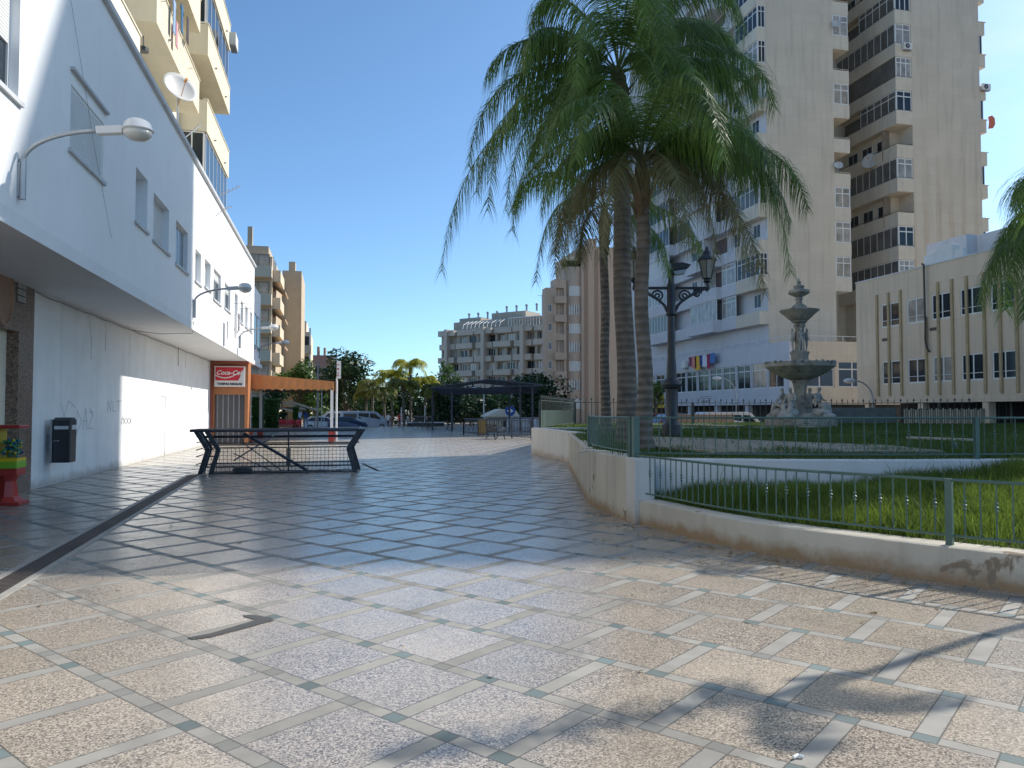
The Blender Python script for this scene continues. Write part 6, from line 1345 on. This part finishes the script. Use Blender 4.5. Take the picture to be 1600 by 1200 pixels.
c=atY(780,650,78); g=MB(); g.box(c.x-1.3,c.x+1.3,77,80,-.45,1.0,0); g.prism([(-1.6,0),(1.9,0),(1.5,.6),(0,.8),(-1.2,.3)],(c.x,76.6,1.0),(1,0,0),(0,0,1),(0,3.6,0),1); g.box(c.x+.2,c.x+1.1,76.9,76.99,-.3,.8,2)
tag(build('cream_kiosk',g,[M_fbl,M_crw,M_dark]),'low cream kiosk with curved pale roof behind the railing','kiosk')
c=atY(818,655,72); g=MB(); g.box(c.x-1.6,c.x+1.8,71.9,72.3,-.45,.95); tag(build('pale_low_wall',g,M_pw),'pale low wall right of the blue traffic sign','wall')

# ================================================================= STREET FURNITURE + PEOPLE + VEHICLES (far)
def pole(px,py0,Y,r,label,m_=M_lamp,z0=-.4,name='metal_pole',head=None):
    c=atY(px,py0,Y); g=MB(); g.cyl((c.x,Y,z0),(c.x,Y,c.z),r,r*.8,n=8)
    if head: g.tube([(c.x,Y,c.z-.1),(c.x+head*.5,Y,c.z+.3),(c.x+head,Y,c.z+.35)],r*.6,6); g.ball((c.x+head*1.2,Y,c.z+.33),.22,8,0,(1.6,.8,.5))
    return tag(build(name,g,m_,loc=(c.x,Y,z0)),label,'pole')
pole(497,565,80,.11,'tall grey pole behind the awning, thicker one',M('pole_pinkgrey',(.32,.27,.26),.6,.1)); pole(503,600,82,.06,'thin grey pole beside the thicker one behind the awning')
pole(409,592,58,.13,'dark brown pole under the awning near the hedge',M('dark_brown',(.05,.045,.045),.6,.1),z0=0); pole(756,612,76,.07,'white lamp pole under the canopy',M_lampw,head=-.8)
pole(627,636,80,.05,'thin pale pole among the queen palm trunks',M_lampw); pole(664,634,80,.05,'thin pale leaning pole at the right of the queen palms',M_lampw)
def person(label,px,Y,z,me,top,legs,skin=(.35,.2,.13),rz=0.,hair=(.02,.015,.012),s=1.):
    p=atY(px,650,Y); m=me.copy(); mats=[M('top_%d'%px,top,.8,.1,8),M('legs_%d'%px,legs,.8,.1,8),M('skin_%d'%px,skin,.6,.05),M('hair_%d'%px,hair,.7,.2)]
    m.materials.clear()
    for q in mats: m.materials.append(q)
    for f in m.polygons:
        c=f.center; i=0
        if c.z<.93: i=1
        if c.z<.1: i=3
        if c.z>1.47: i=2
        if c.z>1.6 and c.y>-.06 or c.z>1.7: i=3
        if abs(c.x)>.15 and c.z<1.16: i=2
        f.material_index=i; f.use_smooth=True
    o=link('person',m); o.location=(p.x,Y,z); o.rotation_euler=(0,0,rz); o.scale=(s,)*3; return tag(o,label,'person')
person('person in red jacket and dark trousers standing under the awning',404,70,0,B_st,(.35,.04,.04),(.03,.03,.04),rz=.6)
person('person in white and blue top with dark trousers walking right of the red chairs',468,74,0,B_wk,(.55,.6,.7),(.03,.04,.08),rz=math.pi)
person('person in blue top walking beside one in a white and blue top',478,75,0,B_wk,(.06,.12,.35),(.2,.22,.3),rz=math.pi+.3)
person('person in a red top sitting or standing below the queen palms',625,80.5,-.3,B_st,(.5,.03,.04),(.04,.04,.05),rz=.4)
person('person in a white top near the parked silver van',607,80,-.3,B_wk,(.7,.68,.62),(.05,.05,.07),rz=-.8)
person('person in a pale top beside the one in red below the palms',637,81,-.4,B_st,(.55,.6,.6),(.05,.05,.06),rz=1.2)
person('person in a grey top far behind the silver van, leftmost near the palms',598,86,-.45,B_st,(.4,.42,.45),(.05,.06,.1),rz=2)
# red chairs
M_rc=M('red_chair',(.5,.02,.03),.4,.08)
ch0=thing('plastic_chair','red plastic chair on the terrace, leftmost of the row','chair',(0,0,0),'red terrace chairs beyond the awning')
g=MB(); g.box(-.22,.22,-.22,.22,.43,.46); build('seat',g,M_rc,ch0); g=MB(); g.box(-.22,.22,.2,.23,.46,.85); g.box(-.25,-.2,-.2,.2,.62,.65); g.box(.2,.25,-.2,.2,.62,.65); build('backrest',g,M_rc,ch0)
for sx_ in (-.2,.2):
    for sy_ in (-.2,.2): g=MB(); g.cyl((sx_,sy_,0),(sx_,sy_,.43),.02,n=6); build('leg',g,M_rc,ch0)
cl_=['leftmost of the row','second from the left','third from the left','middle of the row, left half','middle of the row, right half','third from the right','second from the right','rightmost by the walkers']
for i in range(8):
    p=atY(425+i*6.2,655,68+ (i%2)*1.1); 
    if i==0: ch0.location=(p.x,68,0)
    else: dup(ch0,(p.x,p.y,0),rnd.uniform(-1,1),'red plastic chair on the terrace, '+cl_[i])
# cafe umbrellas / lean-to
uc=thing('cafe_lean_to','tan folding awnings of a cafe terrace seen through the awning opening','awning',(-4,76,0)); M_tn=M('tan_canvas',(.42,.33,.24),.8,.1)
for a_,b2 in (((433,627),(478,640)),((449,626),(498,642)),((433,636),(470,645))):
    p=atY(*a_,76); q=atY(*b2,75); g=MB(); g.obox((p+q)/2,(q-p)/2,(0,1.1,.0),(0,0,.09)); build('canvas_arm',g,M_tn,uc)
for px in (441,449,492): p=atY(px,650,75.5); g=MB(); g.cyl((p.x,75.5,0),(p.x,75.5,2.0),.05); build('post',g,M_tn,uc)
g=MB(); p=atY(430,648,77); q=atY(470,640,77); g.box(p.x,q.x,77,78,1.7,1.95); build('fascia',g,M_tn,uc)
# vehicles
M_tyre=M('tyre',(.015,.015,.015),.8,.2); M_rim=M('rim',(.45,.46,.48),.35,.1,metal=.7); M_cg=glassmat('car_glass',(.015,.02,.03),.05,.7)
def vehicle(name,label,cat,loc,rz,col,prof,glass,L_,W_,wheels,mname,wr=.31):
    """prof: side outline in (length,height); glass: list of polygons"""
    o=thing(name,label,cat,(0,0,0)); m_=M(mname,col,.25,.04,coat=.5)
    g=MB(); n=len(prof); vs=[]
    for s_ in (-1,1):
        for a_,h_ in prof: vs.append((a_,s_*(W_/2-(.13 if h_>1.0 else 0)-(.03 if h_<.35 else 0)),h_))
    g.add(vs,[tuple(range(n)),tuple(range(2*n-1,n-1,-1))]+[(i,n+i,n+(i+1)%n,(i+1)%n) for i in range(n)]); build('body',g,m_,o,bevel=.035)
    for s_ in (-1,1):
        for pl in glass:
            g=MB(); vs=[(a_,s_*(W_/2-.1+ (0.015 if h_>1.0 else .105)) ,h_) for a_,h_ in pl]; k=len(pl); vs+=[(v[0],v[1]-s_*.03,v[2]) for v in vs]; g.add(vs,[tuple(range(k)) if s_<0 else tuple(range(k-1,-1,-1))]+[(i,(i+1)%k,k+(i+1)%k,k+i) for i in range(k)]); build('side_window',g,M_cg,o)
        for wx in wheels:
            g=MB(); g.cyl((wx,s_*(W_/2-.2),wr),(wx,s_*(W_/2+.01),wr),wr,n=18); w_=build('wheel',g,M_tyre,o); g=MB(); g.cyl((wx,s_*(W_/2+.011),wr),(wx,s_*(W_/2+.022),wr),wr*.62,n=12); build('rim',g,M_rim,w_)
    x1=max(a_ for a_,h_ in prof); x0=min(a_ for a_,h_ in prof)
    for s_ in (-1,1):
        g=MB(); g.box(x1-.22,x1-.03,s_*(W_/2-.05)-.14*(s_>0),s_*(W_/2-.05)+.14*(s_<0),.62,.74); build('headlight',g,M_white,o); g=MB(); g.box(x0-.012,x0+.1,s_*(W_/2-.03)-.12*(s_>0),s_*(W_/2-.03)+.12*(s_<0),.75,.95); build('tail_light',g,M_red,o)
    o.location=loc; o.rotation_euler=(0,0,rz); return o
hatch=[(-2.0,.25),(-2.02,.8),(-1.9,1.05),(-1.35,1.4),(-.4,1.47),(.45,1.4),(1.15,.98),(1.9,.82),(2.05,.6),(2.03,.25)]
hg=[[(-1.7,1.0),(-1.2,1.33),(-.75,1.36),(-.75,.98)],[(-.68,.98),(-.68,1.38),(.02,1.37),(.1,.97)],[(.17,.97),(.1,1.36),(.4,1.33),(1.0,.95)]]
van=[(-2.6,.3),(-2.62,1.9),(-2.45,2.02),(.9,2.02),(1.3,1.9),(2.1,1.2),(2.65,1.0),(2.8,.75),(2.78,.3)]
vg=[[(-2.3,1.15),(-2.3,1.75),(-.9,1.75),(-.9,1.15)],[(-.7,1.15),(-.7,1.78),(.4,1.78),(.4,1.15)],[(.55,1.12),(.55,1.78),(1.1,1.75),(1.75,1.12)]]
RZ=-.445
def vp(px,Y): return Vector((atY(px,650,Y).x,Y,RZ))
vehicle('parked_car','dark blue hatchback beyond the plaza edge, just right of the awning','car',vp(543,82.5),0,(.035,.06,.13),hatch,hg,4,1.75,(-1.3,1.3),'paint_navy')
vehicle('parked_van','silver van with sloping front behind the dark blue hatchback','van',vp(570,86),0,(.45,.48,.52),van,vg,5,1.95,(-1.7,1.8),'paint_silver')
vehicle('parked_van','white van farthest left behind the hatchback, partly hidden by the awning posts','van',vp(528,92),math.pi,(.75,.76,.77),van,vg,5,1.95,(-1.7,1.8),'paint_white')
vehicle('parked_car','white car seen through the awning opening behind the poles','car',vp(505,84),0,(.7,.7,.7),hatch,hg,4,1.75,(-1.3,1.3),'paint_white2')
vehicle('parked_car','silver car in front of the dark bar windows','car',vp(385,84),0,(.4,.42,.44),hatch,hg,4,1.75,(-1.3,1.3),'paint_grey')
for px,Y,rz,cl,nm,lab in ((1062,52,.1,(.08,.12,.22),'paint_b','blue grey hatchback behind the lamp post'),(1030,56,.1,(.25,.04,.04),'paint_r','dark red hatchback at the foot of the yellow tree'),):
    p=atY(px,650,Y); vehicle('parked_car',lab,'car',(p.x,Y,-.05),rz,cl,hatch,hg,4,1.75,(-1.3,1.3),nm)
p=atY(1142,650,54); vehicle('parked_van','white van in front of the podium behind the spear fence','van',(p.x,54,-.5),0,(.62,.62,.6),van,vg,5,1.95,(-1.7,1.8),'paint_w3')
# moped-like row of planters and benches under palms
for px,lab in ((680,'dark planter box with pale rim at the right of the queen palms'),(650,'low dark planter box beneath the queen palms')):
    p=atY(px,660,79.6); g=MB(); g.box(p.x-.9,p.x+.9,79.3,79.9,-.4,.35,0); g.box(p.x-.95,p.x+.95,79.25,79.95,.35,.45,1); tag(build('planter_box',g,[M_black,M_pw]),lab,'planter')
g=MB(); p=atY(1095,655,50); g.box(p.x-2.4,p.x+2.6,50,50.3,.75,1.28); g.box(p.x-2.4,p.x+2.6,49.9,50,1.28,1.34); tag(build('brick_low_wall',g,M('brick_tan',(.33,.22,.15),.8,.3,4)),'low brick wall with pale top behind the spear fence','wall')
# road-side ground behind terrace
g=MB(); g.box(22,75,44.5,57.9,-.6,-.09); struct('service_road',g,M_asph)
p=atY(1026,628,60); g=MB(); g.box(p.x-.7,p.x+.7,60,60.1,p.z-.5,p.z+.6); g.cyl((p.x,60.05,-.1),(p.x,60.05,p.z),.05); tag(build('yellow_signboard',g,M('yellow_board',(.5,.4,.06),.5,.2)),'small yellow signboard at the far left end of the podium','sign')
